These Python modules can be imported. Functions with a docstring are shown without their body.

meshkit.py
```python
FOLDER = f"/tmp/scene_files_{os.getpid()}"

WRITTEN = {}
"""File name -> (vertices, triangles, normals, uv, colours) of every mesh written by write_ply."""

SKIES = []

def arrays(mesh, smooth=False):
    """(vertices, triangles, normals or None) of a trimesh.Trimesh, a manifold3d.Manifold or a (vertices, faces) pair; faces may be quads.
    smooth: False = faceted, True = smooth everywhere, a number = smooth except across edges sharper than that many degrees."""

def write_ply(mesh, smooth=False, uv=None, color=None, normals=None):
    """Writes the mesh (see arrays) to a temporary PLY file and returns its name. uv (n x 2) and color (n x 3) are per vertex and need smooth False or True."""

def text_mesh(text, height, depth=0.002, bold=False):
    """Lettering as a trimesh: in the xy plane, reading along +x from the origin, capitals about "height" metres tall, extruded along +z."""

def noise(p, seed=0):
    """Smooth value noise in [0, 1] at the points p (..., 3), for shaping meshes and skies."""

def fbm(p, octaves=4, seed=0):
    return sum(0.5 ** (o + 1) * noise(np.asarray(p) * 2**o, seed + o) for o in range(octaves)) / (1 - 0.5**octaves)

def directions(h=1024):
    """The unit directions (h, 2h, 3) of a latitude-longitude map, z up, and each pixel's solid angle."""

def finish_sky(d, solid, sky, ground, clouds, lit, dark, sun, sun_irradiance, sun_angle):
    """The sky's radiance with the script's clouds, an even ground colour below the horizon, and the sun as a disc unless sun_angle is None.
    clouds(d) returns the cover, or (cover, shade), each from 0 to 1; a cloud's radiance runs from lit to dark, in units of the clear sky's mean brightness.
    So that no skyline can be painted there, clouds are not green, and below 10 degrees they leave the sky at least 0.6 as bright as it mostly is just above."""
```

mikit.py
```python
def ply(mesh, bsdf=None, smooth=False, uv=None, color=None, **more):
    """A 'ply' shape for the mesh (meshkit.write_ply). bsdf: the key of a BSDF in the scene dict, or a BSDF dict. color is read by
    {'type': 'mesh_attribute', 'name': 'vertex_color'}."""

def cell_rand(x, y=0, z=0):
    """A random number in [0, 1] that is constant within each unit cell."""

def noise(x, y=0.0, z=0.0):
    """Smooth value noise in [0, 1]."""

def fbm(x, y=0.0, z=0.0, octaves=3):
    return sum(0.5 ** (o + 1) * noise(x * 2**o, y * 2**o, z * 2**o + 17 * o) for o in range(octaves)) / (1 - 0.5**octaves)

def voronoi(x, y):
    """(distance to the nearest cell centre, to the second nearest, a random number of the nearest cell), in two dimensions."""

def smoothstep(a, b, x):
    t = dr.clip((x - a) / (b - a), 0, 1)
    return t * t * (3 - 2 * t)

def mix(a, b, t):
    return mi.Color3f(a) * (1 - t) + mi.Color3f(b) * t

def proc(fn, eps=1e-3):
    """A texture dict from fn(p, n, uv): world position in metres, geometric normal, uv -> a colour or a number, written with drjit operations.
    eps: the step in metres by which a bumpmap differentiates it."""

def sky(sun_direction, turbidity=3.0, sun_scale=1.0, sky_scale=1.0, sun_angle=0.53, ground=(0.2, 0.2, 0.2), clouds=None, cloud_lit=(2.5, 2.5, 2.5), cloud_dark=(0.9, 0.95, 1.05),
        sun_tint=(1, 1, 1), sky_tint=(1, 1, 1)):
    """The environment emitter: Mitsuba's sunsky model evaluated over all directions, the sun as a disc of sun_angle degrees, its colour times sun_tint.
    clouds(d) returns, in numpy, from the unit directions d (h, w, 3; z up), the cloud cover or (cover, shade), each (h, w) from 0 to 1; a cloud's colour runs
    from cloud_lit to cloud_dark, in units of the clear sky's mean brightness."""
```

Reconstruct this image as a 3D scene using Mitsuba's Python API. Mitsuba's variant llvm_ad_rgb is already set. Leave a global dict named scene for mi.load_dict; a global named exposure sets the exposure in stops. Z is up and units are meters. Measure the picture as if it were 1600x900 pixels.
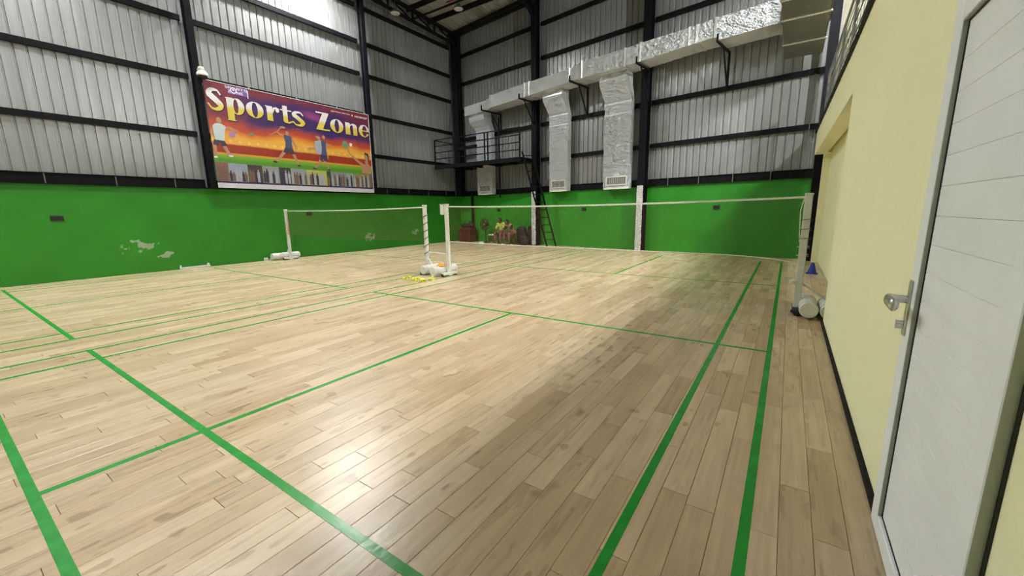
import math
import numpy as np
import trimesh
import drjit as dr
import mitsuba as mi
import mikit
import meshkit
from shapely.geometry import Polygon, LineString, Point, box as sbox
from shapely.ops import unary_union
from shapely import affinity
import manifold3d as m3

scene, labels = {}, {}
scene['type'] = 'scene'

# ------------------------------------------------------------------ camera, exposure, lamps
CAM = np.array([0.0361, -0.1245, 1.4053])
YAW, PITCH, ROLL, FOC = -0.595, 0.1876, -0.0158, 632.05


def cam_axes():
    fw = np.array([math.sin(YAW) * math.cos(PITCH), math.cos(YAW) * math.cos(PITCH), -math.sin(PITCH)])
    r = np.cross(fw, [0, 0, 1.0])
    r /= np.linalg.norm(r)
    u = np.cross(r, fw)
    c, s = math.cos(ROLL), math.sin(ROLL)
    return fw, c * r + s * u, -s * r + c * u


FW, RT, UP = cam_axes()
scene['camera'] = {
    'type': 'perspective', 'fov': math.degrees(2 * math.atan(800 / FOC)), 'fov_axis': 'x',
    'near_clip': 0.05, 'far_clip': 100.0,
    'to_world': mi.ScalarTransform4f().look_at(origin=CAM.tolist(), target=(CAM + FW).tolist(), up=UP.tolist()),
}
exposure = 1.78

# lit high bay lamps: x, y, z, power factor (they hang outside the frame, over the near part of the hall)
LAMPS_LIT = [(-12.65, 7.9, 9.3, 3.7), (-11.0, -0.5, 9.5, 1.4), (-9.0, 2.6, 9.4, 2.4),
             (0.30, 1.2, 9.3, 2.2), (0.34, 5.4, 9.0, 2.0), (0.45, 10.2, 8.3, 1.8)]
FLOOD = (3.1, 8.2, 6.25, 3.5)
LAMP_RADIANCE = 170.0
# unlit ones seen in the far corner
LAMPS_OFF = [(-11.4, 13.35, 9.2), (-13.05, 11.6, 8.86), (-13.2, 9.95, 8.86)]

# ------------------------------------------------------------------ dimensions
XL = -13.516                    # green face of the left wall
XM, YF, KF = -6.0, 14.3437, -0.1487   # far wall: point and slope
XR = 0.505                      # face of the yellow wall
TW = np.array([1, KF, 0]) / math.hypot(1, KF)
NW = np.array([KF, -1, 0]) / math.hypot(1, KF)      # into the hall
GREEN_TOP = 2.15


def FWL(s, off, z):
    """A point by the far wall: s along it, off in front of it, height z."""
    return np.array([XM, YF, 0]) + TW * s + NW * off + np.array([0, 0, z])


M_FAR = np.eye(4)
M_FAR[:3, 0], M_FAR[:3, 1], M_FAR[:3, 3] = TW, -NW, [XM, YF, 0]   # local x = s, local y = -off


def far(mesh):
    mesh = mesh.copy()
    mesh.apply_transform(M_FAR)
    return mesh


def roof_z(y):
    return 9.45 + (15.3 - y) * 0.045


# ------------------------------------------------------------------ mesh helpers
cat = trimesh.util.concatenate


def bx(x0, x1, y0, y1, z0, z1):
    m = trimesh.creation.box(extents=(x1 - x0, y1 - y0, z1 - z0))
    m.apply_translation(((x0 + x1) / 2, (y0 + y1) / 2, (z0 + z1) / 2))
    return m


def rbx(x0, x1, y0, y1, z0, z1, r=0.01, seg=2):
    """A box with rounded edges."""
    r = min(r, (x1 - x0) / 2.01, (y1 - y0) / 2.01, (z1 - z0) / 2.01)
    sp = m3.Manifold.sphere(r, 4 * seg)
    parts = [sp.translate((x, y, z)) for x in (x0 + r, x1 - r) for y in (y0 + r, y1 - r) for z in (z0 + r, z1 - r)]
    return tm(m3.Manifold.batch_hull(parts))


def tm(man):
    k = man.to_mesh()
    return trimesh.Trimesh(np.array(k.vert_properties[:, :3]), np.array(k.tri_verts), process=False)


def frame_to(d):
    d = np.asarray(d, float)
    d = d / np.linalg.norm(d)
    a = np.array([0, 0, 1.0]) if abs(d[2]) < 0.9 else np.array([1.0, 0, 0])
    x = np.cross(a, d)
    x /= np.linalg.norm(x)
    y = np.cross(d, x)
    M = np.eye(4)
    M[:3, 0], M[:3, 1], M[:3, 2] = x, y, d
    return M


def bar(a, b, w=0.05, h=None):
    """A straight bar of rectangular section from a to b."""
    a, b = np.asarray(a, float), np.asarray(b, float)
    L = np.linalg.norm(b - a)
    m = trimesh.creation.box(extents=(w, h or w, L))
    M = frame_to(b - a)
    M[:3, 3] = (a + b) / 2
    m.apply_transform(M)
    return m


def rod(a, b, r=0.02, sec=12):
    a, b = np.asarray(a, float), np.asarray(b, float)
    m = trimesh.creation.cylinder(radius=r, height=np.linalg.norm(b - a), sections=sec)
    M = frame_to(b - a)
    M[:3, 3] = (a + b) / 2
    m.apply_transform(M)
    return m


def tube(pts, r=0.01, sec=8):
    """A round tube along a polyline."""
    pts = np.asarray(pts, float)
    V, F = [], []
    d = np.gradient(pts, axis=0)
    M0 = frame_to(d[0])
    x = M0[:3, 0]
    for i, p in enumerate(pts):
        t = d[i] / np.linalg.norm(d[i])
        x = x - t * (x @ t)
        x /= np.linalg.norm(x)
        y = np.cross(t, x)
        for k in range(sec):
            a = 2 * math.pi * k / sec
            V.append(p + r * (math.cos(a) * x + math.sin(a) * y))
    n = len(pts)
    for i in range(n - 1):
        for k in range(sec):
            a, b = i * sec + k, i * sec + (k + 1) % sec
            F += [[a, b, b + sec], [a, b + sec, a + sec]]
    V += [pts[0], pts[-1]]
    for k in range(sec):
        F.append([len(V) - 2, (k + 1) % sec, k])
        F.append([len(V) - 1, (n - 1) * sec + k, (n - 1) * sec + (k + 1) % sec])
    return trimesh.Trimesh(np.array(V), np.array(F), process=False)


def lathe(profile, sec=28, origin=(0, 0, 0), axis=(0, 0, 1)):
    """Revolves (radius, height) pairs about the axis."""
    m = trimesh.creation.revolve(np.array(profile, float), sections=sec)
    M = frame_to(axis)
    M[:3, 3] = origin
    m.apply_transform(M)
    m.fix_normals()
    return m


def ext(poly, depth):
    gs = getattr(poly, 'geoms', [poly])
    return cat([trimesh.creation.extrude_polygon(g, depth, engine='earcut') for g in gs if g.area > 1e-9])


def prism(pts2, x0, x1, plane='yz'):
    """Extrudes a polygon: 'yz' along x, 'xz' along y."""
    m = ext(Polygon(pts2), x1 - x0)
    M = np.eye(4)
    if plane == 'yz':
        M[:3, :3] = np.array([[0, 0, 1], [1, 0, 0], [0, 1, 0]])
        M[0, 3] = x0
    else:
        M[:3, :3] = np.array([[1, 0, 0], [0, 0, -1], [0, 1, 0]])
        M[1, 3] = x1
    m.apply_transform(M)
    return m


# ------------------------------------------------------------------ scene helpers
_used = {}


def numbered(name):
    n = _used.get(name, 0)
    _used[name] = n + 1
    return name if n == 0 else f'{name}_{n:03d}'


def lab(key, label, category=None, group=None, kind=None):
    d = labels.setdefault(key, {})
    if label:
        d['label'] = label
    if category:
        d['category'] = category
    if group:
        d['group'] = group
    if kind:
        d['kind'] = kind


def thing(name, label, category, group=None, kind=None):
    key = numbered(name)
    lab(key, label, category, group, kind)
    return key


def put(name, mesh, mat, parent=None, smooth=False, label=None, **more):
    """One entry of the scene: a part of parent, or a thing by itself."""
    key = numbered(f'{parent}__{name}' if parent else name)
    scene[key] = mikit.ply(mesh, mat, smooth=smooth, **more)
    if label:
        labels.setdefault(key, {})['label'] = label
    return key


def solo(name, mesh, mat, label, category, group=None, kind=None, smooth=False, **more):
    key = put(name, mesh, mat, None, smooth, **more)
    lab(key, label, category, group, kind)
    return key


# ------------------------------------------------------------------ materials
N, FBM, CR, SS, MIX = mikit.noise, mikit.fbm, mikit.cell_rand, mikit.smoothstep, mikit.mix


def rgb(*c):
    return {'type': 'rgb', 'value': list(c)}


def mat(name, color, rough=0.5, metallic=0.0, spec=0.5, bump=None, bump_scale=1.0, eps=1e-3, **more):
    d = {'type': 'principled', 'base_color': mikit.proc(color) if callable(color) else rgb(*color), 'roughness': mikit.proc(rough) if callable(rough) else rough,
         'metallic': metallic, 'specular': spec, **more}
    if bump:
        d = {'type': 'bumpmap', 'arbitrary': mikit.proc(bump, eps), 'scale': bump_scale, 'bsdf': d}
    scene[name] = {'type': 'twosided', 'bsdf': d}
    return name


PW, PL = 0.125, 0.95     # plank width and mean length


def plank_cells(p):
    i = dr.floor(p.x / PW)
    y = p.y / PL + CR(i, 3, 5) * 0.999
    j = dr.floor(y)
    b0 = j + 0.7 * (CR(i, j, 1) - 0.5)
    b1 = j + 1 + 0.7 * (CR(i, j + 1, 1) - 0.5)
    return i, j + dr.select(y >= b1, 1.0, 0.0) - dr.select(y < b0, 1.0, 0.0)


def floor_color(p, n, uv):
    i, j = plank_cells(p)
    a, b = CR(i, j, 7), CR(i, j, 11)
    tone = MIX((0.405, 0.30, 0.18), (0.49, 0.38, 0.248), SS(0.0, 1.0, a))
    tone = MIX(tone, (0.36, 0.245, 0.135), SS(0.80, 1.0, b) * 0.6)
    g = FBM(p.x * 55 + a * 40, p.y * 2.2 + b * 30, 0, 3)
    tone = tone * (0.86 + 0.26 * g)
    fig = FBM(p.x * 7 + b * 21, p.y * 3.0, 3, 3)
    tone = tone * (0.86 + 0.26 * fig)
    knot = SS(0.80, 0.90, N(p.x * 22 + 3, p.y * 9 + 9, 2)) * SS(0.45, 0.7, FBM(p.x * 3, p.y * 3, 8, 2))
    tone = MIX(tone, tone * mi.Color3f(0.55, 0.46, 0.38), knot * 0.6)
    scuff = SS(0.62, 0.70, FBM(p.x * 42, p.y * 6 + a * 9, 6, 3)) * SS(0.4, 0.7, b)
    return tone * (1 - 0.16 * scuff)


def floor_rough(p, n, uv):
    return 0.26 + 0.12 * FBM(p.x * 3, p.y * 3, 4, 3)


def floor_bump(p, n, uv):
    return FBM(p.x * 11, p.y * 5, 1, 4) * 0.6 + FBM(p.x * 60, p.y * 35, 2, 2) * 0.2


mat('mat_floor', floor_color, floor_rough, spec=0.85, bump=floor_bump, bump_scale=0.0022)
mat('mat_slab', (0.05, 0.035, 0.02), 0.8)
mat('mat_court_line', lambda p, n, uv: MIX((0.010, 0.21, 0.022), (0.02, 0.27, 0.035), FBM(p.x * 14, p.y * 14, 0, 3)), 0.26, bump=floor_bump, bump_scale=0.0022)


def green_wall(p, n, uv):
    c = MIX((0.016, 0.21, 0.011), (0.027, 0.265, 0.016), FBM(p.x * 1.1 + p.y * 1.1, p.y * 1.3, p.z * 1.7, 3))
    # knocked off paint near the skirting, worn patches with shapes of their own
    y, z = p.y, p.z
    left = dr.select(p.x < -13.3, 1.0, 0.0)
    r = FBM(y * 9, z * 11, 1, 4)

    def patch(y0, z0, ry, rz, th):
        d = dr.sqrt(dr.square((y - y0) / ry) + dr.square((z - z0) / rz))
        return SS(th, th + 0.07, r + 0.35 * (1 - d)) * dr.select(d < 1.6, 1.0, 0.0)
    m = patch(3.15, 0.66, 0.34, 0.17, 0.64) + patch(3.62, 0.42, 0.13, 0.07, 0.52) + patch(9.95, 0.52, 0.28, 0.14, 0.60) + patch(12.4, 0.62, 0.28, 0.12, 0.64)
    m = dr.clip(m, 0, 1) * left
    rub = SS(0.55, 0.8, FBM(p.x * 2.3, y * 2.3, z * 3.0, 3)) * SS(1.2, 0.5, z) * 0.25
    c = MIX(c, (0.055, 0.22, 0.022), rub)
    return MIX(c, (0.42, 0.48, 0.36), m * 0.7)


mat('mat_green', green_wall, 0.45, bump=lambda p, n, uv: FBM(p.x * 12 + p.y * 12, p.z * 12, 0, 3), bump_scale=0.004)


def sheet_color(p, n, uv):
    s = p.y + p.x
    streak = FBM(s * 17, p.z * 0.8, 0, 3)
    panel = CR(dr.floor(s / 0.2), 2, 3)
    return mi.Color3f(0.325, 0.335, 0.34) * (0.90 + 0.06 * streak + 0.10 * panel)


mat('mat_cladding', sheet_color, lambda p, n, uv: 0.33 + 0.08 * FBM((p.x + p.y) * 9, p.z * 0.5, 1, 2), metallic=0.45)
mat('mat_roof', (0.40, 0.40, 0.34), 0.5, metallic=0.25)
mat('mat_steel', lambda p, n, uv: MIX((0.004, 0.004, 0.006), (0.010, 0.010, 0.013), FBM(p.x * 5, p.y * 5, p.z * 5, 3)), 0.5, spec=0.1)


def foil_bump(p, n, uv):
    return FBM(p.x * 9, p.y * 9, p.z * 9, 4) + 0.5 * FBM(p.x * 31, p.y * 31, p.z * 31, 2)


mat('mat_foil', lambda p, n, uv: MIX((0.78, 0.83, 0.90), (0.92, 0.97, 1.0), FBM(p.x * 5, p.y * 5, p.z * 5, 3)), 0.30, metallic=0.55, bump=foil_bump, bump_scale=0.16, eps=3e-3)
mat('mat_foil_dull', lambda p, n, uv: MIX((0.10, 0.10, 0.082), (0.17, 0.17, 0.14), FBM(p.x * 3, p.y * 3, p.z * 3, 3)), 0.45, metallic=0.6, bump=foil_bump, bump_scale=0.04, eps=3e-3)
mat('mat_foil_tape', (0.86, 0.87, 0.88), 0.25, metallic=0.75)
mat('mat_grille', (0.62, 0.62, 0.60), 0.45, metallic=0.3)
mat('mat_grille_dark', (0.22, 0.22, 0.21), 0.5)
mat('mat_dark_hole', (0.02, 0.02, 0.02), 0.8)
mat('mat_yellow', lambda p, n, uv: MIX((0.83, 0.81, 0.52), (0.88, 0.86, 0.58), FBM(p.x * 1.5, p.y * 1.5, p.z * 1.5, 4)), 0.55,
    bump=lambda p, n, uv: FBM(p.x * 25, p.y * 25, p.z * 25, 3), bump_scale=0.004)
mat('mat_olive', (0.14, 0.135, 0.07), 0.6)
mat('mat_olive_pale', (0.24, 0.23, 0.16), 0.6)
mat('mat_skirt', (0.006, 0.006, 0.007), 0.6, spec=0.2)
mat('mat_door', lambda p, n, uv: mi.Color3f(0.80, 0.83, 0.86) * (0.94 + 0.08 * FBM(p.y * 4, p.z * 4, 1, 3)), 0.38)
mat('mat_door_edge', (0.36, 0.38, 0.33), 0.45)
mat('mat_gasket', (0.006, 0.006, 0.006), 0.5)
mat('mat_satin', (0.62, 0.62, 0.60), 0.28, metallic=0.9)
mat('mat_chrome', (0.42, 0.41, 0.41), 0.14, metallic=1.0)
mat('mat_white_paint', lambda p, n, uv: MIX((0.62, 0.62, 0.56), (0.76, 0.76, 0.71), FBM(p.x * 18, p.y * 18, p.z * 18, 3)), 0.38)
mat('mat_sleeve', lambda p, n, uv: MIX((0.40, 0.40, 0.38), (0.85, 0.86, 0.84), FBM(p.x * 22, p.y * 22, p.z * 22, 3)), 0.4, metallic=0.3,
    bump=lambda p, n, uv: FBM(p.x * 26, p.y * 26, p.z * 26, 3), bump_scale=0.03)
mat('mat_rubber', (0.012, 0.012, 0.012), 0.6)
mat('mat_net', (0.10, 0.055, 0.025), 0.8)
mat('mat_tape_white', (0.72, 0.72, 0.64), 0.6)
mat('mat_rope', (0.14, 0.13, 0.10), 0.8)
mat('mat_shuttle', (0.78, 0.80, 0.06), 0.45)
mat('mat_cork', (0.85, 0.84, 0.70), 0.5)
mat('mat_orange', (0.80, 0.36, 0.02), 0.45)
mat('mat_red', (0.62, 0.11, 0.05), 0.45)
mat('mat_blue', (0.012, 0.035, 0.35), 0.4)
mat('mat_black', (0.012, 0.012, 0.013), 0.5)
mat('mat_bag', lambda p, n, uv: MIX((0.008, 0.006, 0.006), (0.024, 0.017, 0.015), FBM(p.x * 9, p.y * 9, p.z * 9, 3)), 0.6)
mat('mat_maroon', lambda p, n, uv: MIX((0.055, 0.008, 0.006), (0.11, 0.02, 0.014), FBM(p.x * 6, p.y * 6, p.z * 6, 3)), 0.45)
mat('mat_brown', (0.11, 0.05, 0.015), 0.55)
mat('mat_plastic_white', (0.72, 0.73, 0.64), 0.4)
mat('mat_skin', (0.17, 0.075, 0.04), 0.5)
mat('mat_hair', (0.008, 0.006, 0.005), 0.6)
mat('mat_shirt_lime', (0.52, 0.55, 0.12), 0.8)
mat('mat_shirt_olive', (0.34, 0.28, 0.09), 0.8)
mat('mat_sleeve_dark', (0.02, 0.02, 0.025), 0.8)
mat('mat_trouser', (0.20, 0.085, 0.085), 0.8)
mat('mat_lamp_body', (0.10, 0.10, 0.10), 0.4, metallic=0.5)
mat('mat_lamp_lens', (0.72, 0.73, 0.70), 0.4)
mat('mat_clip', (0.10, 0.10, 0.10), 0.5)
mat('mat_red_pipe', (0.20, 0.01, 0.01), 0.4)
mat('mat_paper', (0.75, 0.75, 0.70), 0.6)

# ------------------------------------------------------------------ floor
def np_cr(x, y=0, z=0):
    x, y, z = (np.uint32(np.int64(math.floor(v)) + 1000000) for v in (x, y, z))
    with np.errstate(over='ignore'):
        h = x * np.uint32(374761393) + y * np.uint32(668265263) + z * np.uint32(2147483647)
        h = (h ^ (h >> np.uint32(13))) * np.uint32(1274126177)
        return float((h ^ (h >> np.uint32(16))) & np.uint32(0xFFFFFF)) / 16777215.0


def project(P):
    d = np.asarray(P, float) - CAM
    w = d @ FW
    return np.stack([800 + FOC * (d @ RT) / w, 450 - FOC * (d @ UP) / w, w], -1)


FX0, FX1, FY0 = -13.5, 3.5, -3.4
yfar = lambda x: YF + KF * (x - XM)
fl = solo('floor', ext(Polygon([(FX0 - .3, FY0), (FX1, FY0), (FX1, yfar(FX1) + .3), (FX0 - .3, yfar(FX0) + .3)]), 0.10), 'mat_slab',
          'polished maple plank sports floor with green court lines', 'floor', kind='structure')
scene[fl]['to_world'] = mi.ScalarTransform4f().translate([0, 0, -0.125])


def clip_far(x0, x1, y0, y1):
    """The plank as a polygon, cut by the far wall."""
    a, b = yfar(x0) + 0.01, yfar(x1) + 0.01
    return [(x0, y0), (x1, y0), (x1, min(y1, b)), (x0, min(y1, a))]


planks = []
i0, i1 = math.floor(FX0 / PW), math.ceil(FX1 / PW)
for i in range(i0, i1):
    x0, x1 = i * PW, (i + 1) * PW
    off = np_cr(i, 3, 5) * 0.999
    j0, j1 = math.floor(FY0 / PL + off) - 1, math.ceil(yfar(x0) / PL + off) + 1
    for j in range(j0, j1 + 1):
        y0 = (j + 0.7 * (np_cr(i, j, 1) - 0.5) - off) * PL
        y1 = (j + 1 + 0.7 * (np_cr(i, j + 1, 1) - 0.5) - off) * PL
        y0 = max(y0, FY0)
        if y1 <= y0 or y0 > yfar(x1) - 0.05:
            continue
        g = 0.0006 + 0.0006 * np_cr(i, j, 23)
        planks.append((clip_far(x0 + g, x1 - g, y0 + g, y1 - g), np_cr(i, j, 31)))


def plank_mesh(poly, r):
    # slightly uneven top, tiny chamfer
    dz = -0.0007 * r
    c = 0.0012
    P = np.array(poly)
    m = P.mean(0)
    inn = P + np.sign(m - P) * c
    V = np.vstack([np.c_[P, np.full(4, -0.0245)], np.c_[P, np.full(4, dz - c)], np.c_[inn, np.full(4, dz)]])
    F = []
    for a in (0, 4):
        for q in range(4):
            b = (q + 1) % 4
            F += [[a + q, a + b, a + 4 + b], [a + q, a + 4 + b, a + 4 + q]]
    F += [[8, 9, 10], [8, 10, 11]]
    return trimesh.Trimesh(V, np.array(F), process=False)


def seen_area(poly):
    P = np.c_[np.array(poly), np.zeros(4)]
    ctr = P.mean(0)
    if ctr[0] > XR:
        return 0.0
    q = project(P)
    if (q[:, 2] < 0.15).any():
        return 0.0
    s = Polygon(q[:, :2])
    if not s.is_valid:
        return 0.0
    return s.intersection(sbox(0, 0, 1600, 900)).area


order = sorted(planks, key=lambda k: -seen_area(k[0]))
for poly, r in order[:300]:
    put('plank', plank_mesh(poly, r), 'mat_floor', fl)
k = put('distant_planks', cat([plank_mesh(*q) for q in order[300:]]), 'mat_floor', fl, label='remaining maple planks farther down the hall')
labels[k]['kind'] = 'stuff'

# court lines: near court (a) beside the yellow wall, second court (b) beside the green wall
LW, LZ = 0.045, 0.0012
XA = [0.0, -0.463, -5.652, -6.10]
XB = [-6.84, -7.30, -12.50, -12.95]
Y_BACK, Y_LONG, Y_SHORT, Y_SHORT2, Y_LONG2, Y_BACK2 = 0.02, 0.77, 4.44, 8.545, 12.15, 12.9


def hline(x0, x1, y):
    return bx(min(x0, x1), max(x0, x1), y - LW / 2, y + LW / 2, -0.002, LZ)


def vline(x, y0, y1):
    return bx(x - LW / 2, x + LW / 2, y0, y1, -0.002, LZ - 0.0002)


for X in (XA, XB):
    xa, xb = X[3] - LW / 2, X[0] + LW / 2
    c = -3.063 if X is XA else -9.97
    for x in X:
        put('court_line', vline(x, Y_BACK, Y_BACK2 if x < -1 else 12.35), 'mat_court_line', fl, label='green side line painted along the court')
    for y, t in ((Y_BACK, 'back boundary line'), (Y_LONG, 'long service line'), (Y_SHORT, 'short service line'), (Y_SHORT2, 'short service line beyond the net'),
                 (Y_LONG2, 'long service line beyond the net'), (Y_BACK2, 'back boundary line beyond the net')):
        if y > 12:
            continue
        put('court_line', hline(xa, xb, y), 'mat_court_line', fl, label='green ' + t + ' painted across the court')
    put('court_line', vline(c, Y_BACK, Y_SHORT), 'mat_court_line', fl, label='green centre line of the near half court')
    put('court_line', vline(c, Y_SHORT2, 12.7), 'mat_court_line', fl, label='green centre line of the half court beyond the net')

# ------------------------------------------------------------------ left wall
wl = thing('wall_left', 'green painted wall with grey ribbed metal cladding above', 'wall', kind='structure')
put('green_base', bx(XL - 0.25, XL, FY0, 15.75, -0.02, GREEN_TOP), 'mat_green', wl, label='bright green painted lower wall with chipped spots')
wf = thing('wall_far', 'far wall, green below and ribbed metal cladding above', 'wall', kind='structure')
put('green_base', far(bx(-7.75, 6.75, 0, 0.25, -0.02, GREEN_TOP)), 'mat_green', wf, label='bright green painted lower wall')

PITCH_R = 0.2


def sheet_mesh(n, z0, z1, ztop=None):
    """n ribs of trapezoid cladding: local x along the wall, grooves towards +y."""
    pts = []
    for q in range(n):
        a = q * PITCH_R
        pts += [(a, 0), (a + 0.125, 0), (a + 0.130, 0.004), (a + 0.160, 0.004), (a + 0.165, 0), (a + 0.172, 0.030), (a + 0.190, 0.030), (a + 0.197, 0)]
    pts.append((n * PITCH_R, 0))
    pts = np.array(pts)
    ztop = ztop or (lambda x: z1)
    V = np.vstack([np.c_[pts, np.full(len(pts), z0)], np.c_[pts, [ztop(x) for x, _ in pts]]])
    m = len(pts)
    F = []
    for q in range(m - 1):
        F += [[q, q + 1, m + q + 1], [q, m + q + 1, m + q]]
    # a back skin gives the sheet its thickness
    V2 = V + [0, 0.0015, 0]
    F2 = [[f[0] + 2 * m, f[2] + 2 * m, f[1] + 2 * m] for f in F]
    return trimesh.Trimesh(np.vstack([V, V2]), np.array(F + F2), process=False)


# left wall sheets: local x runs along -y so that grooves point to -x
for q in range(19):
    y0 = FY0 - 0.05 + q
    msh = sheet_mesh(5, GREEN_TOP - 0.03, 0, lambda x: roof_z(y0 + x) - 0.02)
    v = msh.vertices.copy()
    msh.vertices = np.c_[-13.60 - v[:, 1] - 0.001 * (q % 2), y0 + v[:, 0], v[:, 2]]
    msh.invert()
    put('cladding_sheet', msh, 'mat_cladding', wl)
for q in range(15):
    s0 = -7.75 + q
    put('cladding_sheet', far(cat([sheet_mesh(5, GREEN_TOP - 0.03, roof_z(14.4) + 0.1).apply_translation((s0, 0.085 + 0.001 * (q % 2), 0))])), 'mat_cladding', wf)


def cchan_y(x, y0, y1, z, w=0.06, h=0.15):
    """A C purlin along y, open towards -z side; x is its back."""
    return cat([bx(x - 0.012, x, y0, y1, z - h / 2, z + h / 2), bx(x - w, x, y0, y1, z - h / 2, z - h / 2 + 0.012), bx(x - w, x, y0, y1, z + h / 2 - 0.012, z + h / 2)])


COL_Y = [-0.62, 4.83, 10.22]
GIRT_L = [3.595, 5.05, 6.455, 7.55, 8.74]
bays = [(FY0, COL_Y[0] - .1), (COL_Y[0] + .1, COL_Y[1] - .1), (COL_Y[1] + .1, COL_Y[2] - .1), (COL_Y[2] + .1, 15.05)]
for z in GIRT_L:
    for a, b in bays:
        put('girt', cat([bx(-13.57, -13.49, a, b, z - 0.065, z - 0.05), bx(-13.505, -13.49, a, b, z - 0.065, z + 0.065), bx(-13.57, -13.49, a, b, z + 0.05, z + 0.065)]), 'mat_steel', wl)
for a, b in bays:
    put('sill_beam', cat([bx(-13.56, -13.43, a, b, 2.15, 2.165), bx(-13.50, -13.46, a, b, 2.165, 2.38), bx(-13.56, -13.43, a, b, 2.38, 2.395)]), 'mat_steel', wl)
nclip = 0
for y in np.arange(0.6, 15.0, 1.15):
    if min(abs(y - c) for c in COL_Y) < 0.25:
        continue
    put('sill_clip', cat([bx(-13.46, -13.445, y - 0.012, y + 0.012, 2.14, 2.40)]), 'mat_clip', wl)

COLS_S = [-2.60, 1.96, 6.66]
GIRT_F = [3.44, 4.775, 6.05, 7.21, 8.41]
fbays = [(-7.45, COLS_S[0] - .1), (COLS_S[0] + .1, COLS_S[1] - .1), (COLS_S[1] + .1, COLS_S[2] - .1)]
for z in GIRT_F:
    for a, b in fbays:
        put('girt', far(cat([bx(a, b, -0.03, 0.06, z - 0.065, z - 0.05), bx(a, b, -0.03, -0.015, z - 0.065, z + 0.065), bx(a, b, -0.03, 0.06, z + 0.05, z + 0.065)])), 'mat_steel', wf)
for a, b in fbays:
    put('sill_beam', far(cat([bx(a, b, -0.08, 0.04, 2.15, 2.165), bx(a, b, -0.05, -0.02, 2.165, 2.36), bx(a, b, -0.08, 0.04, 2.36, 2.375)])), 'mat_steel', wf)
for s in np.arange(2.75, 6.6, 0.95):
    put('sill_clip', far(bx(s - 0.012, s + 0.012, -0.10, -0.08, 2.14, 2.38)), 'mat_clip', wf)


def ibeam(w, d, z0, z1, tf=0.018, tw=0.014):
    """An I section standing along z: flanges of width w along x, depth d along y."""
    return cat([bx(-w / 2, w / 2, -d / 2, -d / 2 + tf, z0, z1), bx(-w / 2, w / 2, d / 2 - tf, d / 2, z0, z1), bx(-tw / 2, tw / 2, -d / 2, d / 2, z0, z1)])


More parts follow.
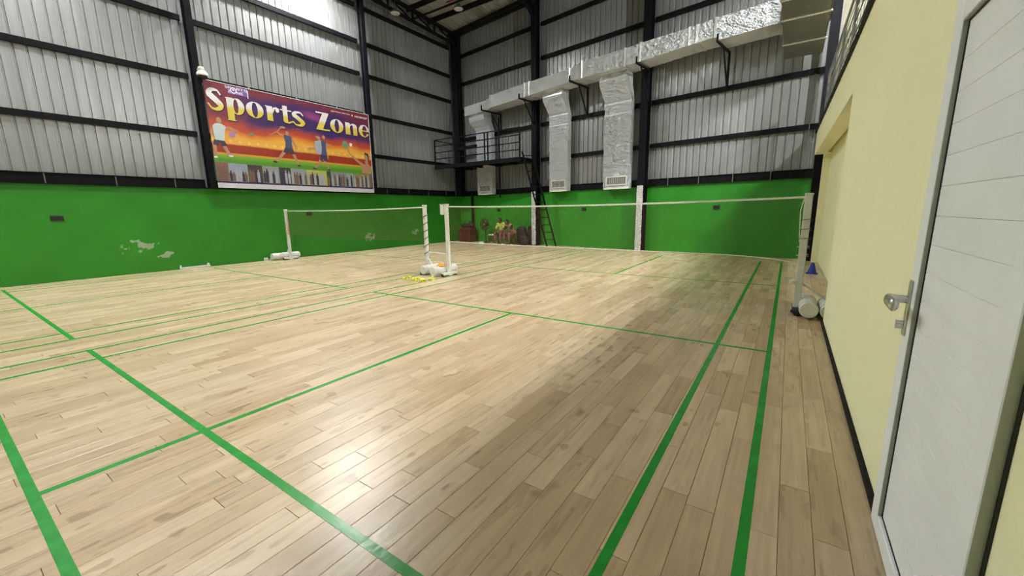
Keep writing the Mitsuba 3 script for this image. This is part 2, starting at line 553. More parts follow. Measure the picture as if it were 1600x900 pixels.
for y, t in zip(COL_Y, ('black steel column on the green wall near the camera end', 'black steel column at the left edge of the banner', 'black steel column at the right edge of the banner')):
    m = ibeam(0.15, 0.20, 2.15, roof_z(y) - 0.15)
    m.apply_transform(trimesh.transformations.rotation_matrix(math.pi / 2, (0, 0, 1)))
    m.apply_translation((-13.31, y, 0))
    c = thing('column', t, 'column', kind='structure')
    put('shaft', m, 'mat_steel', c)
    put('base_plate', bx(-13.5, -13.2, y - 0.14, y + 0.14, 2.15, 2.17), 'mat_steel', c)
for s, t in zip(COLS_S, ('black steel column beside the ladder with a white wrapped foot', 'black steel column right of the wide foil drop duct with a white wrapped foot', 'black steel column beside the yellow wall opening')):
    m = ibeam(0.24 if s < 5 else 0.17, 0.26, 0.0, 9.35)
    m.apply_translation((s, -0.235, 0))
    c = thing('column', t, 'column', kind='structure')
    put('shaft', far(m), 'mat_steel', c)
    put('base_plate', far(bx(s - 0.16, s + 0.16, -0.40, -0.07, 0, 0.015)), 'mat_steel', c)
    if s < 5:
        sl = []
        for q in range(11):
            z0 = 0.016 + q * 0.196
            sl.append(rbx(s - 0.125 - .004 * (q % 2), s + 0.085 + .004 * (q % 3), -0.385 - .004 * (q % 2), -0.30, z0, z0 + 0.2, 0.012, 1))
        put('foot_wrap', far(cat(sl)), 'mat_sleeve', c, label='white crinkled wrapping round the column foot')
c = thing('column', 'black steel column in the far corner behind the platform', 'column', kind='structure')
m = ibeam(0.34, 0.30, 2.15, 9.35)
m.apply_translation((-13.22, 15.17, 0))
put('shaft', m, 'mat_steel', c)
put('web_plate', bx(-13.37, -13.05, 15.10, 15.24, 2.16, 9.3), 'mat_steel', c)

# ------------------------------------------------------------------ roof
ce = thing('ceiling', 'metal sheet roof on black purlins', 'ceiling', kind='structure')


def roof_quad(x0, x1, y0, y1, dz=0.0, th=0.03):
    V = np.array([[x, y, roof_z(y) + dz + t] for t in (0, th) for x, y in ((x0, y0), (x1, y0), (x1, y1), (x0, y1))])
    F = [[0, 2, 1], [0, 3, 2], [4, 5, 6], [4, 6, 7], [0, 1, 5], [0, 5, 4], [1, 2, 6], [1, 6, 5], [2, 3, 7], [2, 7, 6], [3, 0, 4], [3, 4, 7]]
    return trimesh.Trimesh(V, np.array(F), process=False)


for q in range(18):
    x0 = -13.8 + q * 1.0
    put('roof_sheet', cat([roof_quad(x0, x0 + 0.995, FY0 - 0.1, 15.9, 0.02)] + [roof_quad(x0 + d, x0 + d + 0.03, FY0, 15.9, 0.005, 0.015) for d in (0.1, 0.35, 0.6, 0.85)]), 'mat_roof', ce)
for y in np.arange(15.0 - 1.18 * 15, 15.0, 1.18):
    z = roof_z(y)
    put('purlin', cat([bx(-13.55, FX1, y - 0.007, y + 0.007, z - 0.17, z + 0.01), bx(-13.55, FX1, y - 0.007, y + 0.06, z - 0.17, z - 0.155)]), 'mat_steel', ce)
put('eave_strut', far(cat([bx(-7.6, 8.8, -0.12, 0.05, 9.27, 9.33), bx(-7.6, 8.8, -0.45, -0.35, 9.20, 9.32)])), 'mat_steel', ce)


def truss(x, y0, y1, name, label):
    t = thing(name, label, 'truss', kind='structure')
    top = lambda y: roof_z(y) - 0.22
    bot = lambda y: roof_z(y) - 0.62
    put('top_chord', bar((x, y0, top(y0)), (x, y1, top(y1)), 0.12, 0.12), 'mat_steel', t)
    put('bottom_chord', bar((x, y0, bot(y0)), (x, y1, bot(y1)), 0.10, 0.10), 'mat_steel', t)
    n = max(1, round((y1 - y0) / 1.2))
    st = (y1 - y0) / n
    for q in range(n + 1):
        y = y0 + q * st
        put('post', bar((x, y, bot(y)), (x, y, top(y)), 0.06), 'mat_steel', t)
        if q < n:
            put('diagonal', bar((x, y, top(y)), (x, y + st, bot(y + st)), 0.045), 'mat_steel', t)


truss(-13.18, FY0 + .1, 15.05, 'truss', 'black steel truss under the roof along the left wall')
truss(-8.74, FY0 + .1, 14.30, 'truss', 'black steel truss under the roof in line with the ladder column')
truss(-4.10, FY0 + .1, 13.70, 'truss', 'black steel truss under the roof in line with the column by the wide drop duct')
c = thing('corner_bracket', 'black knee brace at the head of the ladder column', 'brace', kind='structure')
put('brace', bar(FWL(-2.6, 0.36, 8.55), FWL(-2.6, 1.05, 9.12), 0.07), 'mat_steel', c)
put('gusset_plate', far(bx(-2.72, -2.48, -0.66, -0.36, 9.0, 9.30)), 'mat_steel', c)
solo('roof_pipe', rod((-13.2, 12.45, 8.93), (-4.5, 12.45, 8.93), 0.035), 'mat_steel', 'dark pipe slung under the roof across the truss', 'pipe', smooth=40)
solo('sprinkler_pipe', rod((-11.6, 12.9, 9.32), (-2.0, 12.9, 9.32), 0.025), 'mat_red_pipe', 'thin dark red pipe under the roof sheets', 'pipe', smooth=40)

# rear wall and outer wall behind the yellow one close the hall
wb = thing('wall_rear', 'metal clad wall with green base behind the camera', 'wall', kind='structure')
put('green_base', bx(-13.8, FX1, FY0 - 0.3, FY0, -0.02, GREEN_TOP), 'mat_green', wb)
put('cladding', bx(-13.8, FX1 + .2, FY0 - 0.15, FY0 - 0.1, GREEN_TOP, 10.35), 'mat_cladding', wb)
wo = thing('wall_outer', 'outer wall behind the yellow building', 'wall', kind='structure')
put('cladding', bx(FX1, FX1 + 0.1, FY0 - .1, 13.2, 0, 10.3), 'mat_olive', wo)

# ------------------------------------------------------------------ yellow building on the right
TOPZ, BEAM_Z, Y_END = 3.21, 2.635, 5.98
DY0, DY1, DZ1 = 1.195, 2.135, 2.135     # door leaf
wr = solo('wall_right', cat([bx(XR, XR + 0.2, FY0, DY0 + 0.02, -0.02, TOPZ), bx(XR, XR + 0.2, DY1 - 0.02, Y_END, -0.02, TOPZ), bx(XR, XR + 0.2, DY0 + 0.02, DY1 - 0.02, DZ1 - 0.02, TOPZ),
                            bx(XR + 0.2, FX1, Y_END - 0.2, Y_END, 0, TOPZ)]), 'mat_yellow', 'pale yellow plastered wall beside the court', 'wall', kind='structure')
# beam over the opening, following the slight skew towards the far wall
def skew(m, y0=Y_END, y1=13.3, dx=-0.06, dz=0.05):
    v = m.vertices.copy()
    t = np.clip((v[:, 1] - y0) / (y1 - y0), 0, 1)
    v[:, 0] += dx * t
    v[:, 2] += dz * t * (v[:, 2] > 1)
    m.vertices = v
    return m


YB = 13.14
put('beam', skew(bx(XR, XR + 0.23, Y_END, YB, BEAM_Z, TOPZ)), 'mat_yellow', wr, label='yellow beam over the opening')
put('cross_beam', skew(bx(XR + 0.2, FX1, YB - 0.55, YB - 0.3, BEAM_Z, TOPZ)), 'mat_yellow', wr)
put('cross_beam', skew(bx(XR + 0.2, FX1, 9.2, 9.45, BEAM_Z + 0.1, TOPZ)), 'mat_yellow', wr)
put('recess_wall', bx(0.77, 0.97, 7.0, 12.85, 0, TOPZ - 0.15), 'mat_yellow', wr, label='yellow side wall inside the opening')
put('back_wall', bx(0.62, FX1, 12.80, 12.95, 0, TOPZ), 'mat_yellow', wr)
put('balcony_slab', skew(bx(XR + 0.03, FX1, FY0, 12.95, TOPZ - 0.14, TOPZ - 0.01)), 'mat_yellow', wr)
uw = solo('wall_upper', far(cat([bx(6.77, 9.6, -0.05, 0.15, 3.2, 5.35), ])), 'mat_olive', 'olive upper wall behind the balcony railing', 'wall', kind='structure')
put('upper_panel', far(bx(6.77, 9.6, -0.08, 0.12, 5.35, 9.3)), 'mat_olive_pale', uw, label='paler upper part of the wall')

bs = solo('baseboard_right', cat([bx(XR - 0.022, XR + 0.01, DY1 + 0.012, Y_END + 0.005, 0, 0.03), bx(XR - 0.022, XR + 0.01, FY0, DY0 - 0.015, 0, 0.03)]), 'mat_skirt', 'thin black skirting at the foot of the yellow wall', 'baseboard', kind='structure')

# door
XD = XR - 0.030      # front face of the leaf
d = thing('door_1', 'white plastic door with lever handle in the yellow wall', 'door', kind='structure')
SW = 0.105
put('stile', rbx(XD, XR + 0.03, DY1 - SW, DY1, 0.004, DZ1, 0.004, 1), 'mat_door', d, label='white lock stile')
put('stile', rbx(XD, XR + 0.03, DY0, DY0 + 0.09, 0.004, DZ1, 0.004, 1), 'mat_door', d)
put('rail', rbx(XD, XR + 0.03, DY0 + 0.09, DY1 - SW, DZ1 - SW, DZ1, 0.004, 1), 'mat_door', d)
put('rail', rbx(XD, XR + 0.03, DY0 + 0.09, DY1 - SW, 0.004, 0.085, 0.004, 1), 'mat_door', d)
PX = XD + 0.016       # face of the recessed boards
ya, yb, za, zb = DY0 + 0.09, DY1 - SW, 0.085, DZ1 - SW
put('glazing_bead', cat([bx(XD + 0.001, PX + 0.004, yb - 0.005, yb + 0.002, za, zb), bx(XD + 0.001, PX + 0.004, ya, yb, zb - 0.004, zb + 0.002)]), 'mat_door_edge', d, label='grey step round the recessed panel')
put('panel_gasket', cat([bx(PX - 0.003, PX + 0.004, yb - 0.011, yb - 0.004, za, zb), bx(PX - 0.003, PX + 0.004, ya, yb, za, za + 0.006), bx(PX - 0.003, PX + 0.004, ya, yb, zb - 0.011, zb - 0.004)]), 'mat_gasket', d, label='black rubber gasket round the panel')
zs = np.arange(za, zb, 0.1065)
for q, z0 in enumerate(zs):
    z1 = min(z0 + 0.1065, zb)
    if z1 - z0 < 0.01:
        continue
    put('panel_board', rbx(PX, PX + 0.012, ya, yb - 0.004, z0 + 0.0009, z1, 0.0010, 1), 'mat_door', d)
put('edge_strip', bx(XD + 0.002, XR + 0.0, DY0 - 0.003, DY0, 0.004, DZ1), 'mat_door_edge', d, label='grey edge of the leaf')
put('frame_gasket', bx(XR - 0.006, XR + 0.02, DY0 - 0.012, DY0 - 0.003, 0.0, DZ1 + .01), 'mat_gasket', d, label='black gap on the hinge side')
hy, hz = 2.092, 0.995
hp = put('handle', rbx(XD - 0.009, XD, hy - 0.015, hy + 0.015, hz - 0.115, hz + 0.115, 0.004, 2), 'mat_satin', d, smooth=30, label='satin metal lever handle on a long plate')
spd = [(XD - 0.005, hy, hz + 0.035), (XD - 0.045, hy, hz + 0.035), (XD - 0.060, hy - 0.002, hz + 0.035), (XD - 0.068, hy - 0.012, hz + 0.034), (XD - 0.070, hy - 0.03, hz + 0.033), (XD - 0.068, hy - 0.115, hz + 0.030)]
lev = [m3.Manifold.sphere(0.0105 + 0.0016 * q_, 16).scale((0.9, 1, 1.45)).translate(p) for q_, p in enumerate(spd)]
lv = m3.Manifold.batch_boolean([m3.Manifold.batch_hull([lev[q], lev[q + 1]]) for q in range(len(lev) - 1)], m3.OpType.Add)
put('lever', tm(lv), 'mat_satin', hp, smooth=40)
put('rose', rod((XD - 0.014, hy, hz + 0.035), (XD - 0.004, hy, hz + 0.035), 0.014, 20), 'mat_satin', hp, smooth=40)
lk = rod((XD - 0.032, hy, hz - 0.062), (XD, hy, hz - 0.062), 0.0085, 20)
put('lock_cylinder', cat([lk, bx(XD - 0.032, XD, hy - 0.005, hy + 0.005, hz - 0.088, hz - 0.062)]), 'mat_satin', hp, smooth=40)

# balcony railing of shiny steel
rl = thing('balcony_railing', 'shiny steel railing along the edge of the yellow balcony', 'railing')
tilt = lambda y: 0.05 * min(max((y - Y_END) / 7.3, 0), 1)
xr = lambda y: XR + 0.06 - 0.06 * min(max((y - Y_END) / 7.3, 0), 1)
put('edge_channel', cat([skew(bx(XR - 0.03, XR + 0.03, a, a + 1.46, TOPZ, TOPZ + 0.06)) for a in np.arange(-3.0, 12.6, 1.5)]), 'mat_steel', rl, label='black steel channel along the balcony edge')
ys = np.arange(-2.9, 13.0, 1.5)
for y in ys:
    put('post', rod((xr(y), y, TOPZ + tilt(y)), (xr(y), y, TOPZ + 1.08 + tilt(y)), 0.024), 'mat_chrome', rl, smooth=40)
for h in (0.22, 0.42, 0.62, 0.82):
    put('rail', tube([(xr(y), y, TOPZ + h + tilt(y)) for y in np.linspace(ys[0], ys[-1], 12)], 0.012, 8), 'mat_chrome', rl, smooth=40)
put('handrail', tube([(xr(y), y, TOPZ + 1.08 + tilt(y)) for y in np.linspace(ys[0], ys[-1], 12)], 0.03, 12), 'mat_chrome', rl, smooth=40)
for y in np.arange(-2.6, 12.7, 0.30):
    put('baluster', rod((xr(y), y, TOPZ + 0.2 + tilt(y)), (xr(y), y, TOPZ + 0.84 + tilt(y)), 0.005, 6), 'mat_chrome', rl, smooth=40)

# ------------------------------------------------------------------ air duct
ad = thing('air_duct', 'silver foil wrapped air duct with three drops along the far wall', 'air duct')


def crumple(mesh, amp=0.012, edge=0.09, seed=0, quilt=0.0):
    m = mesh.subdivide_to_size(edge)
    v = m.vertices
    n = m.vertex_normals
    w = meshkit.fbm(v * 6.0, 3, seed) - 0.5
    w2 = meshkit.fbm(v * 19.0, 2, seed + 5) - 0.5
    d = amp * 1.6 * w + amp * 0.6 * w2
    if quilt:
        ph = (v[:, 2] + 0.06 * w) / 0.36
        d = d - quilt * np.exp(-(((ph - np.round(ph)) * 0.36) / 0.035) ** 2)
    m.vertices = v + n * d[:, None]
    return m


def duct(s0, s1, f0, f1, zb0, zb1, zt0, zt1, back=0.30, seed=0):
    """A length of rectangular duct from s0 to s1; f = front offset, zb / zt = bottom and top heights."""
    V = [(s0, -back, zb0), (s0, -f0, zb0), (s0, -f0, zt0), (s0, -back, zt0), (s1, -back, zb1), (s1, -f1, zb1), (s1, -f1, zt1), (s1, -back, zt1)]
    hull = trimesh.Trimesh(V, [[0, 1, 2], [0, 2, 3], [4, 6, 5], [4, 7, 6], [0, 4, 5], [0, 5, 1], [1, 5, 6], [1, 6, 2], [2, 6, 7], [2, 7, 3], [3, 7, 4], [3, 4, 0]])
    hull.fix_normals()
    return far(crumple(hull, 0.014, 0.06, seed))


SEG = [(-6.1, -4.62, 0.86, 0.86, 5.52, 5.56, 5.90, 5.94), (-4.62, -4.42, 0.86, 0.95, 5.56, 5.58, 5.94, 6.05), (-4.42, -2.35, 0.95, 1.0, 5.58, 5.64, 6.05, 6.11), (-2.35, -0.45, 1.0, 1.0, 5.64, 5.74, 6.11, 6.15),
       (-0.45, 0.05, 1.0, 1.05, 5.74, 5.74, 6.15, 6.24), (0.05, 1.62, 1.05, 1.05, 5.74, 5.74, 6.24, 6.24), (1.62, 2.1, 1.05, 1.05, 5.74, 5.76, 6.24, 6.27),
       (2.1, 3.62, 1.05, 1.05, 5.76, 5.84, 6.27, 6.27), (3.62, 4.25, 1.05, 1.08, 5.84, 5.84, 6.27, 6.31), (4.25, 5.66, 1.08, 1.10, 5.75, 5.76, 6.30, 6.30)]
for q, (s0, s1, f0, f1, a0, a1, b0, b1) in enumerate(SEG):
    put('segment', duct(s0, s1 + 0.01, f0, f1, a0, a1, b0, b1, seed=q), 'mat_foil', ad, smooth=35)
for s in (-4.66, -4.40, -2.5, -2.28, -0.47, 0.06, 1.60, 2.1, 3.52, 3.72, 4.2):
    q = next(g for g in SEG if g[0] <= s <= g[1])
    t = (s - q[0]) / (q[1] - q[0])
    f, a, b = q[2] + (q[3] - q[2]) * t, q[4] + (q[5] - q[4]) * t, q[6] + (q[7] - q[6]) * t
    put('joint_band', far(cat([bx(s - 0.03, s + 0.03, -f - 0.02, -f - 0.006, a - 0.012, b + 0.02), bx(s - 0.03, s + 0.03, -f - 0.02, -0.3, a - 0.018, a - 0.006), bx(s - 0.03, s + 0.03, -f - 0.02, -0.3, b + 0.006, b + 0.02)])), 'mat_foil_tape', ad, label='bright foil tape round a duct joint')


def drop(s0, s1, ztop, foot, seed, front=0.34):
    """A branch that leaves the bottom of the trunk, slants back to the wall and runs down it."""
    prof = [(0.30, ztop), (0.74, ztop), (0.74, ztop - 0.30), (front, 4.93), (front, foot), (0.12, foot), (0.12, 4.9), (0.30, ztop - 0.35)]
    m = prism([(-o, z) for o, z in prof], s0, s1, 'yz')
    m.fix_normals()
    b = put('branch', far(crumple(m, 0.012, 0.045, seed, 0.010)), 'mat_foil', ad, smooth=35, label='foil wrapped drop duct with a grille at its foot')
    for z in (4.55, 4.9):
        put('tape_band', far(bx(s0 - 0.006, s1 + 0.006, -front - 0.010, -front + 0.01, z - 0.025, z + 0.025)), 'mat_foil_tape', b)
    put('tape_band', far(bx(s0 - 0.006, s1 + 0.006, -0.752, -0.73, ztop - 0.2, ztop - 0.14)), 'mat_foil_tape', b)
    # grille
    g0, g1, h0, h1 = s0 + 0.12, s1 - 0.08, foot + 0.12, foot + 0.42
    put('grille_frame', far(cat([bx(g0, g1, -front - 0.025, -front, h0, h0 + 0.03), bx(g0, g1, -front - 0.025, -front, h1 - 0.03, h1), bx(g0, g0 + 0.03, -front - 0.025, -front, h0, h1),
                                 bx(g1 - 0.03, g1, -front - 0.025, -front, h0, h1), bx(g0 - .08, g1 + .08, -front - 0.02, -front, foot - 0.01, foot + 0.05)])), 'mat_tape_white', b)
    put('grille_back', far(bx(g0 + 0.03, g1 - 0.03, -front - 0.012, -front + 0.002, h0 + 0.03, h1 - 0.03)), 'mat_dark_hole', b)
    for x in np.arange(g0 + 0.05, g1 - 0.04, 0.035):
        put('grille_blade', far(bx(x - 0.005, x + 0.005, -front - 0.024, -front - 0.008, h0 + 0.03, h1 - 0.03)), 'mat_grille', b)


drop(-5.95, -5.0, 5.56, 2.16, 21)
drop(-1.84, -0.98, 5.70, 2.13, 22)
drop(0.54, 1.52, 5.76, 2.11, 23)
# main run along y above the balcony edge, joining the trunk
run = m3.Manifold.cube((0.78, 12.1 - FY0 - 0.3, 0.50)).translate((-0.42, FY0 + 0.3, 5.05)) + m3.Manifold.cube((0.78, 0.85, 1.31)).translate((-0.42, 12.07, 5.05))
run = tm(run + m3.Manifold.cube((1.16, 9.0 - FY0 - 0.3, 0.50)).translate((-0.42, FY0 + 0.3, 5.05)))
put('main_run', crumple(run, 0.006, 0.16, 31), 'mat_foil_dull', ad, smooth=35, label='large foil duct running above the balcony edge')
for y in (9.35, 10.3, 11.8):
    put('joint_band', cat([bx(-0.44, 0.38, y - 0.03, y + 0.03, 5.03, 5.046), bx(-0.44, -0.424, y - 0.03, y + 0.03, 5.03, 5.58)]), 'mat_grille', ad)

for q, s in enumerate((-4.60, -2.56, -0.29, 2.09, 4.32)):
    zb = (5.50, 5.57, 5.70, 5.70, 5.70)[q]
    b = thing('duct_bracket', ('black bracket under the duct above the platform', 'black bracket under the duct on the ladder column', 'black bracket under the duct between the two wide drops',
                               'black bracket under the duct on the column right of the wide drop', 'black bracket under the duct on the open cladding at right')[q], 'bracket', 'brackets carrying the air duct')
    o0 = 0.37 if q in (1, 3) else 0.11
    put('wall_leg', far(bx(s - 0.025, s + 0.025, -o0 - 0.05, -o0, 4.72, zb)), 'mat_steel', b)
    put('arm', far(bx(s - 0.025, s + 0.025, -1.28, -o0, zb - 0.05, zb)), 'mat_steel', b)
    put('end_stop', far(bx(s - 0.02, s + 0.02, -1.28, -1.24, zb, zb + 0.14)), 'mat_steel', b)
    put('strut', bar(FWL(s, o0 + 0.04, 4.76), FWL(s, o0 + 0.6, zb - 0.03), 0.035), 'mat_steel', b)

# ------------------------------------------------------------------ corner platform with railing and ladder
pf = thing('corner_platform', 'black steel platform with railing high in the far corner', 'platform')
PA, PB = np.array([-13.36, 13.66, 3.47]), np.array([-8.72, 14.33 - 0.85, 3.47])     # front edge
PB = np.array([-8.75, 14.20 - 0.62, 3.47])
back = lambda x: yfar(x) - 0.12
deck = Polygon([(PA[0], PA[1]), (PB[0], PB[1]), (PB[0], back(PB[0])), (PA[0], back(PA[0]))])
notch = Polygon([tuple(FWL(a_, b_, 0)[:2]) for a_, b_ in ((-6.0, -0.2), (-4.95, -0.2), (-4.95, 0.38), (-6.0, 0.38))])
dk = ext(deck.difference(notch), 0.03)
dk.apply_translation((0, 0, 3.43))
put('deck_plate', dk, 'mat_steel', pf)
put('edge_beam', bar(PA - [0, 0, .09], PB - [0, 0, .09], 0.08, 0.16), 'mat_steel', pf)
put('edge_beam', bar((PB[0], PB[1], 3.38), (PB[0], back(PB[0]), 3.38), 0.08, 0.16), 'mat_steel', pf)
for t in (0.2, 0.4, 0.6, 0.8):
    p = PA + (PB - PA) * t
    put('joist', bar((p[0], p[1], 3.38), (p[0], back(p[0]) - (0.3 if t == 0.4 else 0), 3.38), 0.05, 0.12), 'mat_steel', pf)
for t in (0.004, 0.62, 0.655, 0.995):
    p = PA + (PB - PA) * t
    put('post', bar(p, p + [0, 0, 1.08], 0.045), 'mat_steel', pf)
for h in (0.27, 0.54, 0.81, 1.08):
    put('rail', bar(PA + [0, 0, h], PB + [0, 0, h], 0.035), 'mat_steel', pf)
    if h < 1:
        continue
    put('rail', bar(PA + [0, 0, h], (PA[0], back(PA[0]), 3.47 + h), 0.035), 'mat_steel', pf)
put('cross_beam', bar((-13.3, 15.0, 4.32), (-11.9, 14.85, 4.32), 0.12, 0.12), 'mat_steel', pf)
solo('drain_pipe', rod(FWL(-4.72, 0.14, 2.0), FWL(-4.72, 0.14, 5.4), 0.03), 'mat_steel', 'thin dark pipe running down the cladding behind the platform', 'pipe', smooth=40)
solo('corner_pipe', rod(FWL(-6.62, 0.10, 0.02), FWL(-6.62, 0.10, 2.3), 0.055), 'mat_steel', 'black pipe down the green wall behind the maroon cartons', 'pipe', smooth=40)
solo('cable_conduit', tube([FWL(6.35, 0.03, 4.7), FWL(6.35, 0.05, 3.12), FWL(6.40, 0.05, 3.05), FWL(6.56, 0.05, 3.05), FWL(6.60, 0.05, 2.95), FWL(6.58, 0.05, 2.45)], 0.012, 8), 'mat_grille_dark', 'thin grey cable conduit stepping down the cladding at right', 'conduit', smooth=40)

ld = thing('steel_ladder', 'black steel ladder leaning from the floor up to the corner platform', 'ladder')
LT, LB = np.array([-8.66, 13.62, 3.55]), np.array([-7.86, 14.08, 0.0])
LD = np.array([0.30, 0.28, 0.0]) * 0.9
for sgn in (0, 1):
    a, b = LT + LD * sgn, LB + LD * sgn
    put('side_rail', bar(a + (a - b) * 0.03, b, 0.06, 0.035), 'mat_steel', ld)
for t in np.arange(0.075, 1.0, 0.083):
    a = LB + (LT - LB) * t
    put('rung', rod(a, a + LD, 0.017, 8), 'mat_steel', ld, smooth=40)

# ------------------------------------------------------------------ lamps
def lamp(x, y, z, lit, label, power=1.0, group=None):
    l = thing('high_bay_lamp', label, 'lamp', group)
    put('housing', lathe([(0.0, 0.17), (0.07, 0.165), (0.09, 0.10), (0.17, 0.06), (0.20, 0.0), (0.185, -0.005), (0.0, 0.01)], 28, (x, y, z)), 'mat_lamp_body', l, smooth=35)
    ztop = roof_z(y) - 0.0
    put('hanger', rod((x, y, z + 0.16), (x, y, ztop), 0.012, 8), 'mat_lamp_body', l)
    lens = lathe([(0.0, -0.03), (0.12, -0.028), (0.165, -0.015), (0.18, -0.002), (0.0, -0.001)], 28, (x, y, z))
    if lit:
        put('shade', lathe([(0.19, 0.03), (0.26, -0.085), (0.264, -0.085), (0.20, 0.035)], 32, (x, y, z)), 'mat_lamp_body', l, smooth=35)
        k = put('lens', lens, 'mat_lamp_lens', l)
        scene[k]['emitter'] = {'type': 'area', 'radiance': rgb(LAMP_RADIANCE * power, LAMP_RADIANCE * power, LAMP_RADIANCE * power * 0.97)}
    else:
        put('lens', lens, 'mat_lamp_lens', l, smooth=35)
        for t in (-0.06, 0.0, 0.06):
            put('lens_rib', bx(x - 0.15, x + 0.15, y + t - 0.008, y + t + 0.008, z - 0.036, z - 0.02), 'mat_grille', l)


lamp(*LAMPS_OFF[0], False, 'round high bay lamp hanging under the roof sheets')
lamp(*LAMPS_OFF[1], False, 'round high bay lamp on the truss against the left wall')
lamp(*LAMPS_OFF[2], False, 'round high bay lamp at the head of the column right of the banner')
WHERE = ['close to the left wall above the banner', 'near the left wall behind the camera', 'over the second court left of the camera', 'above the foil duct right over the camera',
         'above the foil duct over the net', 'above the foil duct near the far wall']
for (x, y, z, pw), t in zip(LAMPS_LIT, WHERE):
    lamp(x, y, z, True, 'lit high bay lamp ' + t, pw, 'lit lamps over the hall')

fd = thing('flood_lamp', 'lit flood lamp on the wall behind the balcony, outside the picture', 'lamp')
fdir = np.array([-0.85, 0.52, -0.02])
Mfd = frame_to(fdir)
Mfd[:3, 3] = FLOOD[:3]


def fl_box(*e):
    m = bx(*e)
    m.apply_transform(Mfd)
    return m


put('housing', cat([fl_box(-.13, .13, -.19, .19, -.09, -.012), fl_box(-.13, -.115, -.19, .19, -.012, .02), fl_box(.115, .13, -.19, .19, -.012, .02), fl_box(-.13, .13, -.19, -.175, -.012, .02), fl_box(-.13, .13, .175, .19, -.012, .02)]), 'mat_lamp_body', fd)
put('arm', bar(np.array(FLOOD[:3]) - fdir * 0.08, (FX1, FLOOD[1] - 0.25, FLOOD[2]), 0.04), 'mat_lamp_body', fd)
kf = put('lens', fl_box(-.11, .11, -.17, .17, -.010, -.004), 'mat_lamp_lens', fd)
scene[kf]['emitter'] = {'type': 'area', 'radiance': rgb(*[LAMP_RADIANCE * FLOOD[3] * c_ for c_ in (1, 1, .98)])}

# ------------------------------------------------------------------ banner
BXP, BY0, BY1, BZ0, BZ1 = -13.19, 4.93, 10.12, 2.175, 4.99


def banner_color(p, n, uv):
    y, z = p.y, p.z
    w = FBM(y * 1.3, z * 1.6, 0, 4)
    w2 = FBM(y * 3.5, z * 9.0, 5, 3)
    c = MIX((0.06, 0.022, 0.10), (0.03, 0.015, 0.13), w)                                   # night violet
    c = MIX(c, (0.20, 0.028, 0.035), SS(6.4, 5.1, y + 0.8 * (w - .5)) * 0.9)                # maroon at left
    c = MIX(c, (0.19, 0.025, 0.03), SS(4.65, 4.95, z + 0.25 * (w - .5)) * 0.9)              # maroon along the top
    c = MIX(c, (0.17, 0.02, 0.03), SS(8.7, 9.8, y + 0.8 * (w2 - .5)) * SS(3.9, 4.5, z) * 0.7)
    c = MIX(c, (0.30, 0.05, 0.20), SS(0.55, 0.1, dr.sqrt(dr.square((y - 7.95) / 1.0) + dr.square((z - 4.55 + .15 * (y - 7.95)) / 0.35))) * 0.8)
    h = z + 0.28 * (w - 0.5) + 0.05 * (w2 - .5)
    c = MIX(c, (0.42, 0.055, 0.025), SS(4.1, 3.85, h))                                      # red glow
    c = MIX(c, (0.68, 0.22, 0.02), SS(3.85, 3.66, h))                                       # orange
    c = MIX(c, (0.72, 0.42, 0.06), SS(3.70, 3.56, h) * (0.5 + 0.5 * w2))                    # yellow
    spots = SS(0.06, 0.02, dr.sqrt(dr.square(dr.abs(y / 0.24 - dr.floor(y / 0.24) - 0.5) * 0.24) + dr.square(z - 3.47)))
    c = MIX(c, (0.85, 0.55, 0.2), spots * 0.6)
    c = MIX(c, (0.30, 0.03, 0.012), SS(3.42, 3.36, z + 0.02 * w2))                          # dark red stand
    c = MIX(c, (0.60, 0.30, 0.03), SS(3.16, 3.12, z))
    c = MIX(c, (0.16, 0.36, 0.03), SS(3.12, 3.05, z))
    c = MIX(c, (0.09, 0.27, 0.025), SS(3.04, 2.93, z))
    return c


bn = solo('banner', bx(BXP - 0.012, BXP, BY0, BY1, BZ0, BZ1), (mat('mat_banner', banner_color, 0.42)), 'wide printed Sports Zone banner with badminton players hung on the cladding', 'banner')
put('margin', cat([bx(BXP, BXP + 0.003, BY0, BY1, BZ0, BZ0 + 0.14)]), mat('mat_margin', (0.60, 0.58, 0.66), 0.5), bn, label='white strip along the foot of the banner')
put('margin', cat([bx(BXP, BXP + 0.003, BY0 + 0.0, BY1, BZ0 + 0.14, BZ0 + 0.185)]), mat('mat_navy', (0.025, 0.018, 0.09), 0.5), bn, label='navy strip above the white one')
put('margin', cat([bx(BXP, BXP + 0.004, BY1 - 0.022, BY1, BZ0, BZ1), bx(BXP, BXP + 0.004, BY0, BY1, BZ1 - 0.018, BZ1)]), 'mat_margin', bn, label='pale hem at the edge')
put('eyelet_tie', cat([rod((BXP, y, BZ1 - 0.04), (BXP - 0.1, y, BZ1 + 0.06), 0.008, 6) for y in (BY0 + .08, 6.1, 7.5, 8.9, BY1 - .08)]), 'mat_tape_white', bn)


def flat(shape, lift, name, m, parent, label=None):
    """A printed shape in banner coordinates (y, z), lift above the sheet."""
    msh = ext(shape, 0.0025)
    v = msh.vertices.copy()
    msh.vertices = np.c_[BXP + lift + v[:, 2], v[:, 0], v[:, 1]]
    return put(name, msh, m, parent, label=label)


# fat face letters in a unit box (0..1, 0..1)
def ell(cx, cy, rx, ry):
    return affinity.scale(Point(cx, cy).buffer(1, 24), rx, ry)


